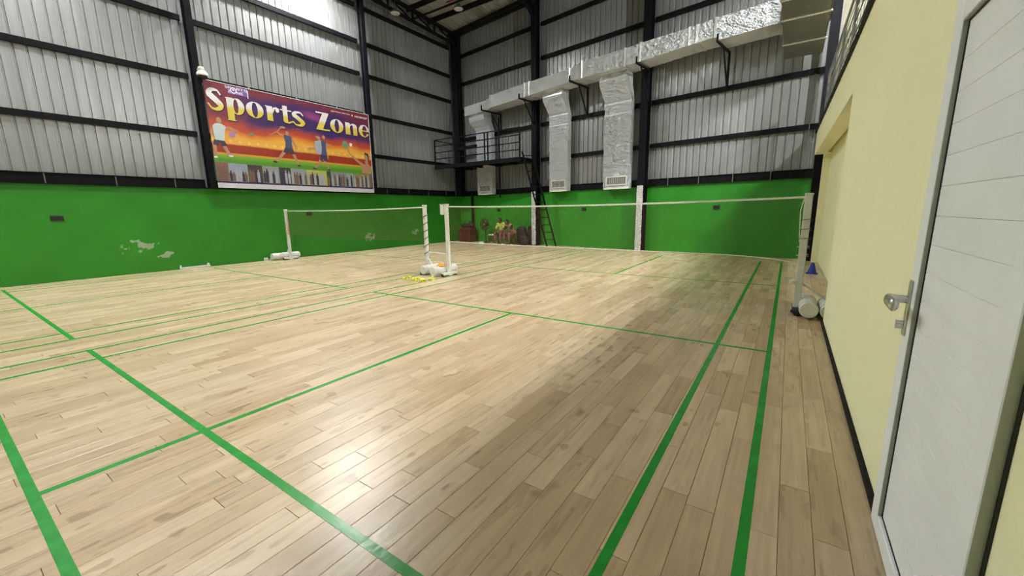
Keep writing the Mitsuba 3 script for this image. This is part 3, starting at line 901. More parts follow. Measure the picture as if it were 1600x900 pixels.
def fat(ch):
    if ch == 'o':
        return ell(.5, .5, .5, .5).difference(ell(.5, .5, .16, .45))
    if ch == 'p':
        stem = sbox(.05, -.45, .42, 1.0).union(sbox(.0, .93, .42, 1.0)).union(sbox(0, -.45, .5, -.40))
        return stem.union(ell(.62, .5, .40, .52).difference(ell(.55, .5, .13, .44)).intersection(sbox(.36, -.1, 1.1, 1.1)))
    if ch == 'r':
        return unary_union([sbox(.08, 0, .5, 1.0), sbox(0, .92, .5, 1.0), LineString([(.5, .62), (.62, .88), (.78, .93), (.95, .86)]).buffer(.07), ell(.87, .76, .14, .13)])
    if ch == 't':
        return unary_union([sbox(.2, .12, .62, 1.22), sbox(0, .86, 1.0, .95), LineString([(.41, .16), (.5, .07), (.7, .05), (.97, .16)]).buffer(.06), ell(.42, .16, .21, .15)])
    if ch == 's':
        top = ell(.46, .74, .42, .27).difference(ell(.62, .68, .33, .20)).difference(sbox(.5, .3, 1.2, .80)).union(LineString([(.4, .96), (.7, .93), (.86, .76)]).buffer(.045))
        mid = LineString([(.2, .70), (.5, .52), (.78, .32)]).buffer(.15)
        bot = ell(.54, .26, .44, .27).difference(ell(.38, .32, .33, .20)).difference(sbox(-.2, .2, .5, .72)).union(LineString([(.6, .04), (.28, .07), (.1, .26)]).buffer(.045))
        return unary_union([top, mid, bot])
    if ch == 'z':
        return unary_union([sbox(.04, .92, .96, 1.0), sbox(0, 0, 1.0, .08), Polygon([(0, .02), (.45, .02), (.98, .98), (.53, .98)])])
    if ch == 'n':
        return unary_union([sbox(.04, 0, .42, 1.0), sbox(.66, 0, 1.0, .72), ell(.70, .70, .30, .28).difference(ell(.56, .62, .14, .20)).intersection(sbox(.42, .5, 1.1, 1.1))])
    if ch == 'e':
        ring = ell(.5, .5, .5, .5).difference(ell(.56, .5, .22, .44))
        ring = ring.difference(Polygon([(.5, .46), (1.2, .46), (1.2, .20), (.5, .40)]))
        return ring.union(sbox(.25, .47, .97, .55))


LET = [('s', 4.94, 5.35, 4.235, 4.805), ('p', 5.40, 5.86, 4.22, 4.64), ('o', 5.91, 6.39, 4.205, 4.65), ('r', 6.45, 6.85, 4.20, 4.62), ('t', 6.89, 7.23, 4.205, 4.62), ('s', 7.22, 7.65, 4.176, 4.62),
       ('z', 8.02, 8.51, 4.172, 4.74), ('o', 8.53, 9.03, 4.165, 4.61), ('n', 9.09, 9.58, 4.17, 4.57), ('e', 9.65, 10.09, 4.165, 4.59)]


def letter_color(p, n, uv):
    return MIX((0.62, 0.50, 0.07), (0.74, 0.70, 0.72), SS(4.34, 4.50, p.z))


mat('mat_letter', letter_color, 0.45)
mat('mat_letter_shadow', (0.03, 0.01, 0.04), 0.5)
for ch, y0, y1, z0, z1 in LET:
    g = affinity.translate(affinity.scale(fat(ch), y1 - y0, z1 - z0, origin=(0, 0)), y0, z0)
    k = flat(g, 0.004, 'letter', 'mat_letter', bn, 'white to yellow printed letter ' + {'s': 'S', 'z': 'Z'}.get(ch, ch))
    flat(affinity.translate(g.buffer(0.012), 0.012, -0.012), 0.0012, 'outline', 'mat_letter_shadow', k)
drips = unary_union([sbox(y, 4.02 + 0.09 * ((q * 37) % 5) / 5, y + 0.012, 4.24) for q, y in enumerate(np.arange(5.9, 7.3, 0.055)) if q % 3])
flat(drips, 0.0008, 'paint_drips', 'mat_letter_shadow', bn)
mat('mat_print_white', (0.72, 0.66, 0.74), 0.5)


def banner_text(txt, y, z, h, w, name, lab_, bold=False):
    t = meshkit.text_mesh(txt, h, 0.002, bold)
    v = t.vertices.copy()
    sc = w / (v[:, 0].max() - v[:, 0].min())
    t.vertices = np.c_[BXP + 0.004 + v[:, 2], y + (v[:, 0] - v[:, 0].min()) * sc, z + v[:, 1]]
    return put(name, t, 'mat_print_white', bn, label=lab_)


mat('mat_violet', (0.16, 0.09, 0.33), 0.5)
flat(sbox(5.50, 4.74, 6.03, 4.945), 0.001, 'emblem_panel', 'mat_violet', bn, 'violet patch behind the small emblem')
banner_text('SP', 5.43, 4.875, 0.07, 0.15, 'emblem_text', 'small SPORTS lettering of the emblem', True)
banner_text('RTS', 5.72, 4.870, 0.07, 0.28, 'emblem_text', 'small SPORTS lettering of the emblem', True)
banner_text('Z', 5.50, 4.775, 0.07, 0.07, 'emblem_text', 'small ZONE lettering of the emblem', True)
banner_text('NE', 5.72, 4.765, 0.07, 0.16, 'emblem_text', 'small ZONE lettering of the emblem', True)
flat(ell(5.64, 4.845, .085, .085).difference(ell(5.64, 4.845, .055, .055)).union(ell(5.64, 4.865, .03, .03)), 0.004, 'emblem_ring', 'mat_print_white', bn, 'white ring forming the O of the emblem')
flat(sbox(5.99, 4.70, 6.015, 4.92), 0.004, 'emblem_bar', 'mat_print_white', bn)
banner_text('@sportszone_badminton', 8.60, 4.835, 0.045, 0.72, 'small_text', 'small pale text at the top right')
banner_text('9831849327', 9.52, 4.80, 0.06, 0.53, 'phone_number', 'small pale telephone number at the top right corner', True)
flat(ell(9.42, 4.84, .022, .035), 0.004, 'phone_symbol', 'mat_print_white', bn)

mat('mat_print_skin', (0.42, 0.22, 0.13), 0.5)
mat('mat_print_pale', (0.50, 0.55, 0.58), 0.5)
mat('mat_print_dark', (0.05, 0.035, 0.06), 0.5)
mat('mat_print_blue', (0.06, 0.07, 0.16), 0.5)
mat('mat_print_green', (0.14, 0.26, 0.15), 0.5)
mat('mat_print_purple', (0.36, 0.18, 0.42), 0.5)
mat('mat_print_brown', (0.16, 0.10, 0.075), 0.5)
mat('mat_print_grey', (0.34, 0.36, 0.42), 0.5)


def limb(*pts, w=0.05, w1=None):
    """Tapered 2D limb through the points."""
    w1 = w1 or w
    n = len(pts)
    out = []
    for q in range(n - 1):
        a = w + (w1 - w) * q / (n - 1)
        b = w + (w1 - w) * (q + 1) / (n - 1)
        out.append(unary_union([Point(pts[q]).buffer(a, 8), Point(pts[q + 1]).buffer(b, 8)]).convex_hull)
    return unary_union(out)


# player in a pale shirt at the left
k = flat(unary_union([ell(5.17, 3.98, .065, .085), limb((5.28, 3.80), (5.42, 3.82), (5.60, 3.74), w=.04, w1=.025), limb((4.985, 3.38), (4.985, 3.18), (4.975, 3.02), w=.05, w1=.035), limb((5.21, 3.36), (5.27, 3.20), (5.36, 3.06), w=.05, w1=.035), limb((5.03, 3.76), (4.99, 3.60), (5.06, 3.52), w=.04)]),
         0.003, 'player_print', 'mat_print_skin', bn, 'printed player in a pale shirt swinging a purple racket')
flat(Polygon([(5.0, 3.82), (5.08, 3.90), (5.22, 3.90), (5.32, 3.84), (5.28, 3.70), (5.24, 3.45), (5.02, 3.46), (5.01, 3.66)]), 0.0055, 'shirt', 'mat_print_pale', k)
flat(Polygon([(5.0, 3.47), (5.24, 3.46), (5.30, 3.32), (5.17, 3.30), (5.13, 3.38), (5.06, 3.32), (4.95, 3.33)]), 0.005, 'shorts', 'mat_print_dark', k)
flat(ell(5.46, 3.65, .085, .075).union(LineString([(5.5, 3.70), (5.6, 3.75)]).buffer(.01)), 0.0035, 'racket', 'mat_print_purple', k)
flat(unary_union([ell(5.355, 3.06, .07, .025), ell(4.975, 3.0, .05, .025)]), 0.0055, 'shoes', 'mat_print_white', k)
flat(unary_union([ell(5.93, 3.70, .03, .03), Polygon([(5.93, 3.73), (6.02, 3.78), (6.03, 3.68)])]), 0.003, 'shuttlecock', 'mat_print_green', k)
# player in dark blue, racket raised
k = flat(unary_union([ell(7.02, 3.90, .05, .065), limb((6.93, 3.80), (6.80, 3.84), (6.72, 3.90), w=.035, w1=.025), limb((7.12, 3.78), (7.22, 3.62), (7.28, 3.47), w=.035, w1=.025), limb((6.93, 3.40), (6.80, 3.25), (6.68, 3.10), (6.57, 3.02), w=.055, w1=.03), limb((7.10, 3.40), (7.19, 3.20), (7.24, 3.08), (7.28, 2.97), w=.055, w1=.028)]),
         0.003, 'player_print', 'mat_print_skin', bn, 'printed player in dark blue lunging with a raised racket')
flat(Polygon([(6.90, 3.84), (7.00, 3.84), (7.14, 3.82), (7.13, 3.6), (7.14, 3.46), (6.92, 3.46), (6.94, 3.62)]), 0.0055, 'shirt', 'mat_print_blue', k)
flat(Polygon([(6.91, 3.47), (7.14, 3.47), (7.20, 3.30), (7.06, 3.28), (7.02, 3.36), (6.94, 3.28), (6.84, 3.33)]), 0.005, 'shorts', 'mat_print_dark', k)
flat(unary_union([ell(6.90, 4.06, .09, .035), LineString([(6.82, 4.02), (6.70, 3.90), (6.50, 3.78)]).buffer(.014)]), 0.0035, 'racket', 'mat_print_skin', k)
flat(unary_union([ell(6.56, 3.01, .06, .028), ell(7.29, 2.955, .055, .022)]), 0.0055, 'shoes', 'mat_print_dark', k)
# pair of players at the centre right
k = flat(unary_union([ell(8.24, 3.95, .05, .065), ell(8.06, 3.90, .05, .06), limb((8.15, 3.78), (8.05, 3.86), (7.98, 3.93), w=.03), limb((8.32, 3.74), (8.42, 3.66), (8.46, 3.72), w=.03), limb((8.0, 3.60), (7.82, 3.54), (7.68, 3.53), w=.035, w1=.025), limb((8.26, 3.5), (8.33, 3.38), (8.32, 3.28), w=.03),
                      limb((8.08, 3.24), (7.97, 3.05), (7.84, 2.93), w=.045, w1=.028), limb((8.18, 3.24), (8.26, 3.06), (8.32, 2.91), w=.045, w1=.026)]),
         0.003, 'player_print', 'mat_print_skin', bn, 'printed pair of players in dark and grey kit')
flat(Polygon([(8.13, 3.84), (8.30, 3.82), (8.29, 3.5), (8.30, 3.36), (8.10, 3.36), (8.14, 3.6)]), 0.0055, 'shirt', 'mat_print_blue', k)
flat(Polygon([(7.90, 3.78), (8.12, 3.84), (8.16, 3.6), (8.10, 3.36), (7.94, 3.40), (7.90, 3.55)]), 0.0045, 'shirt', 'mat_print_grey', k)
flat(Polygon([(8.08, 3.38), (8.30, 3.38), (8.31, 3.20), (8.20, 3.16), (8.15, 3.24), (8.10, 3.16), (8.03, 3.2)]), 0.005, 'shorts', 'mat_print_dark', k)
flat(unary_union([ell(7.82, 2.91, .06, .025), ell(8.33, 2.90, .05, .022)]), 0.0055, 'shoes', 'mat_print_dark', k)
# bust of a player at the right edge reaching up to a green racket
k = flat(unary_union([ell(9.88, 3.47, .085, .115), limb((9.76, 3.12), (9.60, 3.22), (9.42, 3.34), (9.31, 3.42), w=.06, w1=.035), Polygon([(9.66, 3.10), (9.80, 3.20), (9.96, 3.22), (10.05, 3.10), (10.03, 2.86), (9.66, 2.86)]), limb((9.88, 3.30), (9.88, 3.2), w=.06)]),
         0.003, 'player_print', 'mat_print_skin', bn, 'printed bust of a player reaching out with a green racket')
flat(Polygon([(9.80, 3.56), (9.84, 3.62), (9.98, 3.58), (10.0, 3.40), (9.95, 3.36), (9.93, 3.50)]), 0.0055, 'hair', 'mat_print_dark', k)
flat(unary_union([ell(9.04, 3.81, .115, .12).difference(ell(9.04, 3.81, .085, .09)), ell(9.04, 3.81, .09, .095), LineString([(9.10, 3.70), (9.20, 3.52), (9.30, 3.42)]).buffer(.012)]), 0.0035, 'racket', 'mat_print_green', k)
flat(Polygon([(9.22, 3.76), (9.30, 3.76), (9.33, 3.88), (9.21, 3.88)]), 0.0035, 'shuttlecock', 'mat_print_white', k)
# strip of group photographs along the bottom
SP = [4.935, 5.24, 5.75, 6.15, 6.64, 7.0, 7.51, 8.23, 8.38, 8.95, 9.26, 9.96, 10.10]
tones = [(0.22, 0.10, 0.09), (0.28, 0.30, 0.38), (0.06, 0.04, 0.05), (0.26, 0.27, 0.28), (0.05, 0.04, 0.05), (0.27, 0.28, 0.30), (0.42, 0.42, 0.10), (0.05, 0.045, 0.05), (0.22, 0.24, 0.25), (0.25, 0.32, 0.30), (0.26, 0.20, 0.09), (0.18, 0.09, 0.16)]
rng = np.random.default_rng(7)
for q, (a, b) in enumerate(zip(SP[:-1], SP[1:])):
    mn = mat(f'mat_photo_{q}', tones[q], 0.5)
    k = flat(sbox(a + 0.006, 2.36, b - 0.006, 2.865 - 0.003 * q), 0.001, 'photo_print', mn, bn, 'small printed group photograph')
    figs = {0: [], 1: [], 2: []}
    x = a + 0.05
    while x < b - 0.04:
        h = rng.uniform(0.30, 0.40)
        if q == 1 and rng.random() < .6:
            h *= 0.7
        f = unary_union([ell(x, 2.37 + h, .020, .026), Polygon([(x - .033, 2.37), (x - .04, 2.37 + h * .80), (x, 2.37 + h - .012), (x + .04, 2.37 + h * .80), (x + .033, 2.37)])])
        figs[int(rng.integers(0, 3))].append(f)
        x += rng.uniform(0.065, 0.10)
    for t, mm in enumerate(('mat_print_dark', 'mat_print_grey', 'mat_print_brown')):
        if figs[t]:
            for f in figs[t]:
                flat(f.intersection(sbox(a + .008, 2.36, b - .008, 2.86)), 0.0038 + 0.0004 * t, 'figure_print', mm, k)

# ------------------------------------------------------------------ security camera above the banner corner
cc = thing('security_camera', 'small white dome security camera on the column at the banner corner', 'security camera')
put('bracket', cat([rod((-13.2, 4.86, 5.19), (-13.06, 4.86, 5.19), 0.03), lathe([(0, .05), (.06, .05), (.075, .0), (.05, -.02), (0, -.02)], 20, (-13.04, 4.87, 5.18))]), 'mat_plastic_white', cc, smooth=35)
put('shell', lathe([(0, .10), (.07, .09), (.125, .02), (.13, -.03), (.11, -.05), (0, -.05)], 24, (-13.04, 4.88, 5.06)), 'mat_plastic_white', cc, smooth=35)
put('dome', lathe([(0, -.13), (.06, -.12), (.10, -.08), (.112, -.045), (0, -.045)], 24, (-13.04, 4.88, 5.06)), 'mat_black', cc, smooth=35)

# small black boxes on the green walls
for (wall, u, z, t) in (('l', 1.81, 1.409, 'small black socket on the green wall nearest the camera'), ('l', 7.64, 1.43, 'small black socket on the green wall behind the left end of the far net'), ('l', 13.06, 1.44, 'small black socket on the green wall near the far corner'),
                        ('f', 4.25, 1.423, 'small black socket on the far wall right of the wide drop duct'), ('f', -0.43, 1.434, 'small black socket on the far wall between the ladder and the white wrapped column'), ('f', -4.94, 1.47, 'small black socket on the far wall above the seated people')):
    k = thing('wall_socket', t, 'socket', 'small black sockets on the green walls')
    w = 0.10
    if wall == 'l':
        put('plate', rbx(XL, XL + 0.03, u - w, u + w, z - 0.055, z + 0.055, 0.006, 1), 'mat_black', k)
        put('recess', bx(XL + 0.03, XL + 0.033, u - 0.06, u + 0.06, z - 0.03, z + 0.03), 'mat_gasket', k)
    else:
        put('plate', far(rbx(u - w * .9, u + w * .9, -0.03, 0, z - 0.06, z + 0.06, 0.006, 1)), 'mat_black', k)
        put('recess', far(bx(u - 0.06, u + 0.06, -0.033, -0.03, z - 0.03, z + 0.03)), 'mat_gasket', k)

# loose broken skirting pieces at the foot of the left wall
solo('broken_skirting', cat([bar((-13.49, 3.85, 0.02), (-13.46, 4.55, 0.03), 0.03, 0.05), bar((-13.47, 3.86, 0.01), (-13.49, 3.88, 0.10), 0.03, 0.03), bar((-13.47, 4.5, 0.01), (-13.49, 4.52, 0.10), 0.05, 0.03)]), 'mat_paper', 'pale broken strip lying at the foot of the green wall', 'broken strip')
solo('plaster_scrap', cat([rbx(-13.5, -13.44, 6.0, 6.12, 0.0, 0.09, 0.01, 1), rbx(-13.5, -13.45, 6.16, 6.22, 0, 0.05, 0.01, 1)]), 'mat_paper', 'small pale plaster scrap at the foot of the green wall beside the far net post', 'plaster scrap')

# ------------------------------------------------------------------ nets
def net(xa, ya, xb, yb, label, sag=0.035, z_top=1.525, drop_=0.76, slack=0.0, cord=0.008, cord_mat='mat_tape_white'):
    n = thing('badminton_net', label, 'net')
    A, B = np.array([xa, ya]), np.array([xb, yb])
    L = np.linalg.norm(B - A)
    nseg = 24
    T = np.linspace(0, 1, nseg + 1)
    top = lambda t: z_top - sag * 4 * t * (1 - t) + 0.0
    bot = lambda t: z_top - drop_ - 0.025 * 4 * t * (1 - t) - slack * np.exp(-((1 - t) * 14))
    P = lambda t, z: np.array([*(A + (B - A) * t), z])
    dirv = np.array([*((B - A) / L), 0.0])
    nor = np.array([-dirv[1], dirv[0], 0])

    def ribbon(zf, h, th):
        V, F = [], []
        for t in T:
            for dz, dn in ((-h / 2, -th), (-h / 2, th), (h / 2, th), (h / 2, -th)):
                V.append(P(t, zf(t) + dz) + nor * dn)
        for q in range(nseg):
            for c in range(4):
                a, b = q * 4 + c, q * 4 + (c + 1) % 4
                F += [[a, b, b + 4], [a, b + 4, a + 4]]
        return trimesh.Trimesh(np.array(V), np.array(F), process=False)
    put('top_tape', ribbon(lambda t: top(t), 0.028, 0.003), 'mat_tape_white', n, label='white tape along the top of the net')
    put('bottom_cord', tube([P(t, bot(t)) for t in T], cord, 6), cord_mat, n, label='cord along the bottom of the net')
    W = 0.0007
    V, F = [], []

    def strand(a, b, d1, d2):
        k0 = len(V)
        for e in (a, b):
            V.extend([e + d1 * W + d2 * W, e - d1 * W + d2 * W, e - d2 * W])
        for c in range(3):
            c2 = (c + 1) % 3
            F.extend([[k0 + c, k0 + c2, k0 + 3 + c2], [k0 + c, k0 + 3 + c2, k0 + 3 + c]])
    zv = np.array([0, 0, 1.0])
    nv = int(L / 0.019)
    for q in range(1, nv):
        t = q / nv
        strand(P(t, bot(t)), P(t, top(t) - 0.018), dirv, nor)
    nh = int(drop_ / 0.019)
    for q in range(1, nh):
        f = q / nh
        for c in range(nseg):
            z0 = bot(T[c]) + (top(T[c]) - bot(T[c])) * f
            z1 = bot(T[c + 1]) + (top(T[c + 1]) - bot(T[c + 1])) * f
            strand(P(T[c], z0), P(T[c + 1], z1), zv, nor)
    k = put('mesh', trimesh.Trimesh(np.array(V), np.array(F), process=False), 'mat_net', n, label='brown knotted netting')
    labels[k]['kind'] = 'stuff'
    return n


PR, PLm = (0.235, 6.42), (-6.19, 6.56)
QR, QL = (-6.87, 6.57), (-13.06, 6.62)
net(PLm[0] + .04, PLm[1], PR[0] - 0.03, PR[1], 'badminton net across the near court ending by the yellow wall', 0.04, slack=0.10)
net(QL[0] + .03, QL[1], QR[0] - .04, QR[1], 'badminton net across the second court beside the green wall', 0.03, cord=0.004, cord_mat='mat_net')


def net_post(x, y, out, cyl, label, w=0.075, yl=(-0.36, 0.36), foot_mat='mat_white_paint'):
    """A wheeled post: out = +1 or -1, the side on which the weights lie; cyl = their distances."""
    p = thing('net_post', label, 'net post')
    put('upright', rbx(x - w / 2, x + w / 2, y - w / 2, y + w / 2, 0.05, 1.555, 0.006, 1), 'mat_white_paint', p)
    put('cap', rbx(x - w / 2 - .006, x + w / 2 + .006, y - w / 2 - .006, y + w / 2 + .006, 1.55, 1.575, 0.005, 1), 'mat_white_paint', p)
    far_ = x + out * (max(cyl) + 0.11)
    put('base_bar', rbx(min(x - out * .06, far_), max(x - out * .06, far_), y - 0.05, y + 0.05, 0.004, 0.024, 0.004, 1), foot_mat, p)
    put('foot_bar', rbx(x - 0.045, x + 0.045, y - 0.22, y + 0.22, 0.026, 0.08, 0.006, 1), foot_mat, p)
    for dy in (-0.2, 0.2):
        wz = 0.036
        put('wheel', rod((x - 0.022, y + dy, wz), (x + 0.022, y + dy, wz), 0.036, 20), 'mat_rubber', p, smooth=40)
    for c in cyl:
        R = 0.10
        xx, z = x + out * c, 0.026 + R
        prof = [(0, yl[0]), (R - 0.008, yl[0]), (R, yl[0] + 0.008), (R, yl[1] - 0.008), (R - 0.008, yl[1]), (0, yl[1])]
        wt = put('weight', lathe(prof, 32, (xx, y, z), (0, 1, 0)), 'mat_white_paint', p, smooth=40, label='white painted cylinder weight')
        for t in (yl[0] + 0.07, yl[1] - 0.07):
            put('band', lathe([(R + 0.001, t - 0.012), (R + 0.004, t - 0.012), (R + 0.004, t + 0.012), (R + 0.001, t + 0.012)], 32, (xx, y, z), (0, 1, 0)), 'mat_grille', wt, smooth=40)
    put('brace', bar((x, y, 0.42), (x + out * (max(cyl) + 0.02), y, 0.19), 0.028), 'mat_white_paint', p)
    return p


p1 = net_post(*PR, 1, (0.12, 0.335), 'white net post on two white cylinder weights beside the yellow wall', 0.085, (-0.40, 0.22), 'mat_rubber')
p2 = net_post(*PLm, -1, (0.16,), 'white net post of the near court standing between the two courts')
p3 = net_post(*QR, 1, (0.14,), 'white net post of the second court wound with rope', yl=(-0.30, 0.36))
p4 = net_post(*QL, -1, (0.16,), 'white net post against the green wall', yl=(-0.50, 0.36))


def spiral(x, y, r, z0, z1, turns, n=90):
    t = np.linspace(0, 1, n)
    a = t * turns * 2 * math.pi
    return np.c_[x + r * np.cos(a), y + r * np.sin(a), z0 + (z1 - z0) * t]


put('rope', tube(spiral(*QR, 0.055, 0.35, 1.35, 6), 0.009, 6), 'mat_rope', p3, label='dark rope wound round the post')
put('rope', tube(spiral(*QL, 0.052, 0.75, 1.1, 4, 60), 0.008, 6), 'mat_red', p4, label='reddish cord wound round the post')
put('cord', tube([(PR[0] - .05, PR[1] - .02, 1.50), (PR[0] - .075, PR[1] - .03, 1.35), (PR[0] - .06, PR[1] - .03, 1.1), (PR[0] - .05, PR[1] - .03, 0.95)], 0.006, 6), 'mat_tape_white', p1, label='white cord hanging by the post')
for z in (0.76, 0.87, 0.98, 1.1, 1.22):
    put('tie', tube(spiral(*PR, 0.064, z, z + 0.03, 1.2, 16), 0.004, 6), 'mat_rope' if z > .9 else 'mat_tape_white', p1)
put('tie', lathe([(0, -.035), (.045, -.02), (.05, .015), (0, .04)], 12, (PR[0] - .07, PR[1] - .03, 0.42)), 'mat_tape_white', p1, smooth=60, label='white knot of cord low on the post')
solo('cross_pipe', rod((QR[0] + 0.04, QR[1], 0.50), (PLm[0] - 0.04, PLm[1], 0.48), 0.014), 'mat_white_paint', 'thin white rod tying the two middle net posts together', 'rod', smooth=40)
sb = thing('score_box', 'small white box fixed to the top of the middle net post', 'box')
put('body', rbx(PLm[0] - 0.15, PLm[0] - 0.045, PLm[1] - 0.05, PLm[1] + 0.05, 1.35, 1.57, 0.008, 1), 'mat_plastic_white', sb)
put('flange', bx(PLm[0] - 0.17, PLm[0] + 0.05, PLm[1] - 0.052, PLm[1] + 0.052, 1.575, 1.583), 'mat_plastic_white', sb)

# ------------------------------------------------------------------ shuttlecocks and markers
def shuttle(x, y, ang, tilt_, label):
    k = thing('shuttlecock', label, 'shuttlecock', 'yellow shuttlecocks on the floor')
    M = trimesh.transformations.rotation_matrix(ang, (0, 0, 1)) @ trimesh.transformations.rotation_matrix(tilt_, (0, 1, 0))
    sk = trimesh.creation.revolve(np.array([(0.013, 0.0), (0.034, 0.062), (0.036, 0.064), (0.0345, 0.066), (0.011, 0.002)]), sections=20)
    ribs = [bar((0.0135 * math.cos(a), 0.0135 * math.sin(a), 0.0), (0.035 * math.cos(a), 0.035 * math.sin(a), 0.064), 0.002) for a in np.arange(0, 6.28, 0.3927)]
    ck = trimesh.creation.revolve(np.array([(0, -0.026), (0.008, -0.0245), (0.0125, -0.018), (0.0135, 0.0), (0, 0.001)]), sections=20)
    both = [cat([sk] + ribs), ck]
    for m in both:
        m.apply_transform(M)
    z = -min(m.vertices[:, 2].min() for m in both)
    for m in both:
        m.apply_translation((x, y, z + 0.0013))
    put('skirt', both[0], 'mat_shuttle', k, smooth=False)
    put('cork', both[1], 'mat_cork', k, smooth=40)


SHUT = [(-6.64, 5.62), (-6.49, 5.66), (-6.37, 5.72), (-6.30, 5.66), (-6.24, 5.72), (-6.20, 5.62), (-6.12, 5.71), (-6.06, 5.65), (-6.10, 5.95), (-6.02, 5.80)]
for q, (x, y) in enumerate(SHUT):
    shuttle(x, y, q * 1.7, (1.85, 0.0, 2.0, 3.14159, 1.9, 0.0, 1.8, 1.95, 3.14159, 1.9)[q],
            ('yellow shuttlecock lying alone at the left end of the row on the floor', 'second yellow shuttlecock from the left end of the row on the floor', 'third yellow shuttlecock from the left end of the row on the floor',
             'fourth yellow shuttlecock from the left in the row on the floor', 'yellow shuttlecock in the thick of the heap behind its neighbours', 'yellow shuttlecock in the thick of the heap in front of its neighbours',
             'yellow shuttlecock at the right end of the heap on the floor', 'front yellow shuttlecock of the last three nearest the white weight', 'rear yellow shuttlecock standing next to the white cylinder weight', 'middle yellow shuttlecock of the last three nearest the white weight')[q])


def saucer(x, y, z, R, m, label, cat_):
    k = put('marker_disc', lathe([(R * .35, 0.05), (R * .40, 0.052), (R, 0.006), (R, 0.0), (R * .95, 0.0), (R * .36, 0.044)], 28, (x, y, z)), m, smooth=35)
    lab(k, label, cat_)


saucer(PLm[0] - .16, PLm[1] - 0.10, 0.228, 0.095, 'mat_orange', 'orange marker disc on the white weight of the middle net post', 'marker disc')
saucer(PLm[0] - .16, PLm[1] + 0.13, 0.228, 0.095, 'mat_red', 'red marker disc on the white weight of the middle net post', 'marker disc')
cn = thing('sports_cone', 'small blue cone on the floor beside the black column', 'cone')
put('body', lathe([(0.0, 0.235), (0.018, 0.235), (0.03, 0.22), (0.082, 0.012), (0.0, 0.012)], 28, (0.56, 10.5, 0.0)), 'mat_blue', cn, smooth=35)
put('base', rbx(0.56 - .105, 0.56 + .105, 10.5 - .105, 10.5 + .105, 0.0015, 0.0145, 0.006, 1), 'mat_blue', cn)

# ------------------------------------------------------------------ corner clutter: cartons, fan, seats, bags
g = 'maroon cartons in the far corner'
for s0, s1, o0, o1, h, t in ((-7.10, -6.73, 0.18, 0.60, 0.62, 'left maroon carton in the far corner under the black pipe'), (-6.69, -6.32, 0.18, 0.62, 0.66, 'right maroon carton in the far corner beside the pedestal fan')):
    k = thing('carton', t, 'carton')
    put('body', far(rbx(s0, s1, -o1, -o0, 0.0015, h, 0.012, 1)), 'mat_maroon', k)
    put('lid', far(rbx(s0 - .012, s1 + .012, -o1 - .012, -o0 + .0, h - 0.10, h + 0.012, 0.01, 1)), 'mat_maroon', k)
    put('label_strip', far(bx(s0 + 0.12, s0 + 0.20, -o1 - .016, -o1 - 0.01, h - 0.34, h - 0.16) if s0 < -7 else bx(s0 + 0.1, s1 - 0.1, -o1 - .012, -o1 - 0.0, 0.2, 0.22)), 'mat_brown', k)


def blob(points, radii, res=0.04, smooth_it=8):
    sph = [m3.Manifold.sphere(r, 16).translate(tuple(p)) for p, r in zip(points, radii)]
    man = m3.Manifold.batch_hull(sph)
    return soft(man, res, smooth_it)


def soft(man, res, it):
    m = tm(man.refine_to_length(res))
    m.merge_vertices()
    trimesh.smoothing.filter_taubin(m, iterations=it)
    return m


def kitbag(s, o, z, L, W_, H, label, ang=0.0, lean=0.0):
    """A soft black kit bag with handles."""
    k = thing('kit_bag', label, 'bag')
    pts = [(x, y, h) for x in (-L / 2 + W_ * .4, L / 2 - W_ * .4) for y in (-W_ * .1, W_ * .1) for h in (W_ * .42, H - W_ * .4)]
    b = blob(pts, [W_ * .4] * len(pts), 0.05)
    hd = tube([(-L * .2, 0, H * .95), (-L * .12, 0, H + .10), (L * .12, 0, H + .10), (L * .2, 0, H * .95)], 0.014, 6)
    zp = bar((-L * .4, 0, H * 0.995), (L * .4, 0, H * 0.995), 0.015)
    M = trimesh.transformations.rotation_matrix(ang, (0, 0, 1)) @ trimesh.transformations.rotation_matrix(lean, (0, 1, 0))
    mm = [b, hd, zp]
    for q in mm:
        q.apply_transform(M)
    lo = min(q.vertices[:, 2].min() for q in mm)
    for q in mm:
        q.apply_translation((0, 0, -lo + z))
        q.apply_transform(trimesh.transformations.translation_matrix((s, -o, 0)))
    put('body', far(b), 'mat_bag', k, smooth=True)
    put('handle', far(hd), 'mat_black', k, smooth=True)
    put('zip', far(zp), 'mat_black', k)


kitbag(-6.92, 0.38, 0.635, 0.36, 0.22, 0.14, 'black bag lying on the left maroon carton')
kitbag(-6.50, 0.36, 0.675, 0.34, 0.24, 0.17, 'black bag lying on the right maroon carton')
kitbag(-3.22, 0.38, 0.0015, 0.44, 0.26, 0.74, 'tall dark bag heaped right of the seated people', 0.0, -0.10)
kitbag(-2.93, 0.62, 0.0015, 0.36, 0.24, 0.40, 'low dark bag in front of the leaning racket cases', 0.0)


def racket_cover(s, o, L, ang, label):
    """A flat racket case standing on end and leaning."""
    k = thing('racket_case', label, 'racket case')
    prof = unary_union([ell(0, L - 0.17, .125, .17), Polygon([(-.07, 0), (.07, 0), (.11, L - .2), (-.11, L - .2)])])
    m = ext(prof, 0.05)
    m.apply_transform(trimesh.transformations.rotation_matrix(math.pi / 2, (1, 0, 0)))
    st = tube([(-.09, -.05, 0.15), (-.17, -.06, L * .5), (-.09, -.05, L * .8)], 0.01, 6)
    for q in (m, st):
        q.apply_transform(trimesh.transformations.rotation_matrix(ang, (0, 1, 0)))
    lo = m.vertices[:, 2].min()
    for q in (m, st):
        q.apply_translation((s, -o, -lo + 0.0015))
    put('body', far(m), 'mat_bag', k)
    put('strap', far(st), 'mat_black', k, smooth=True)


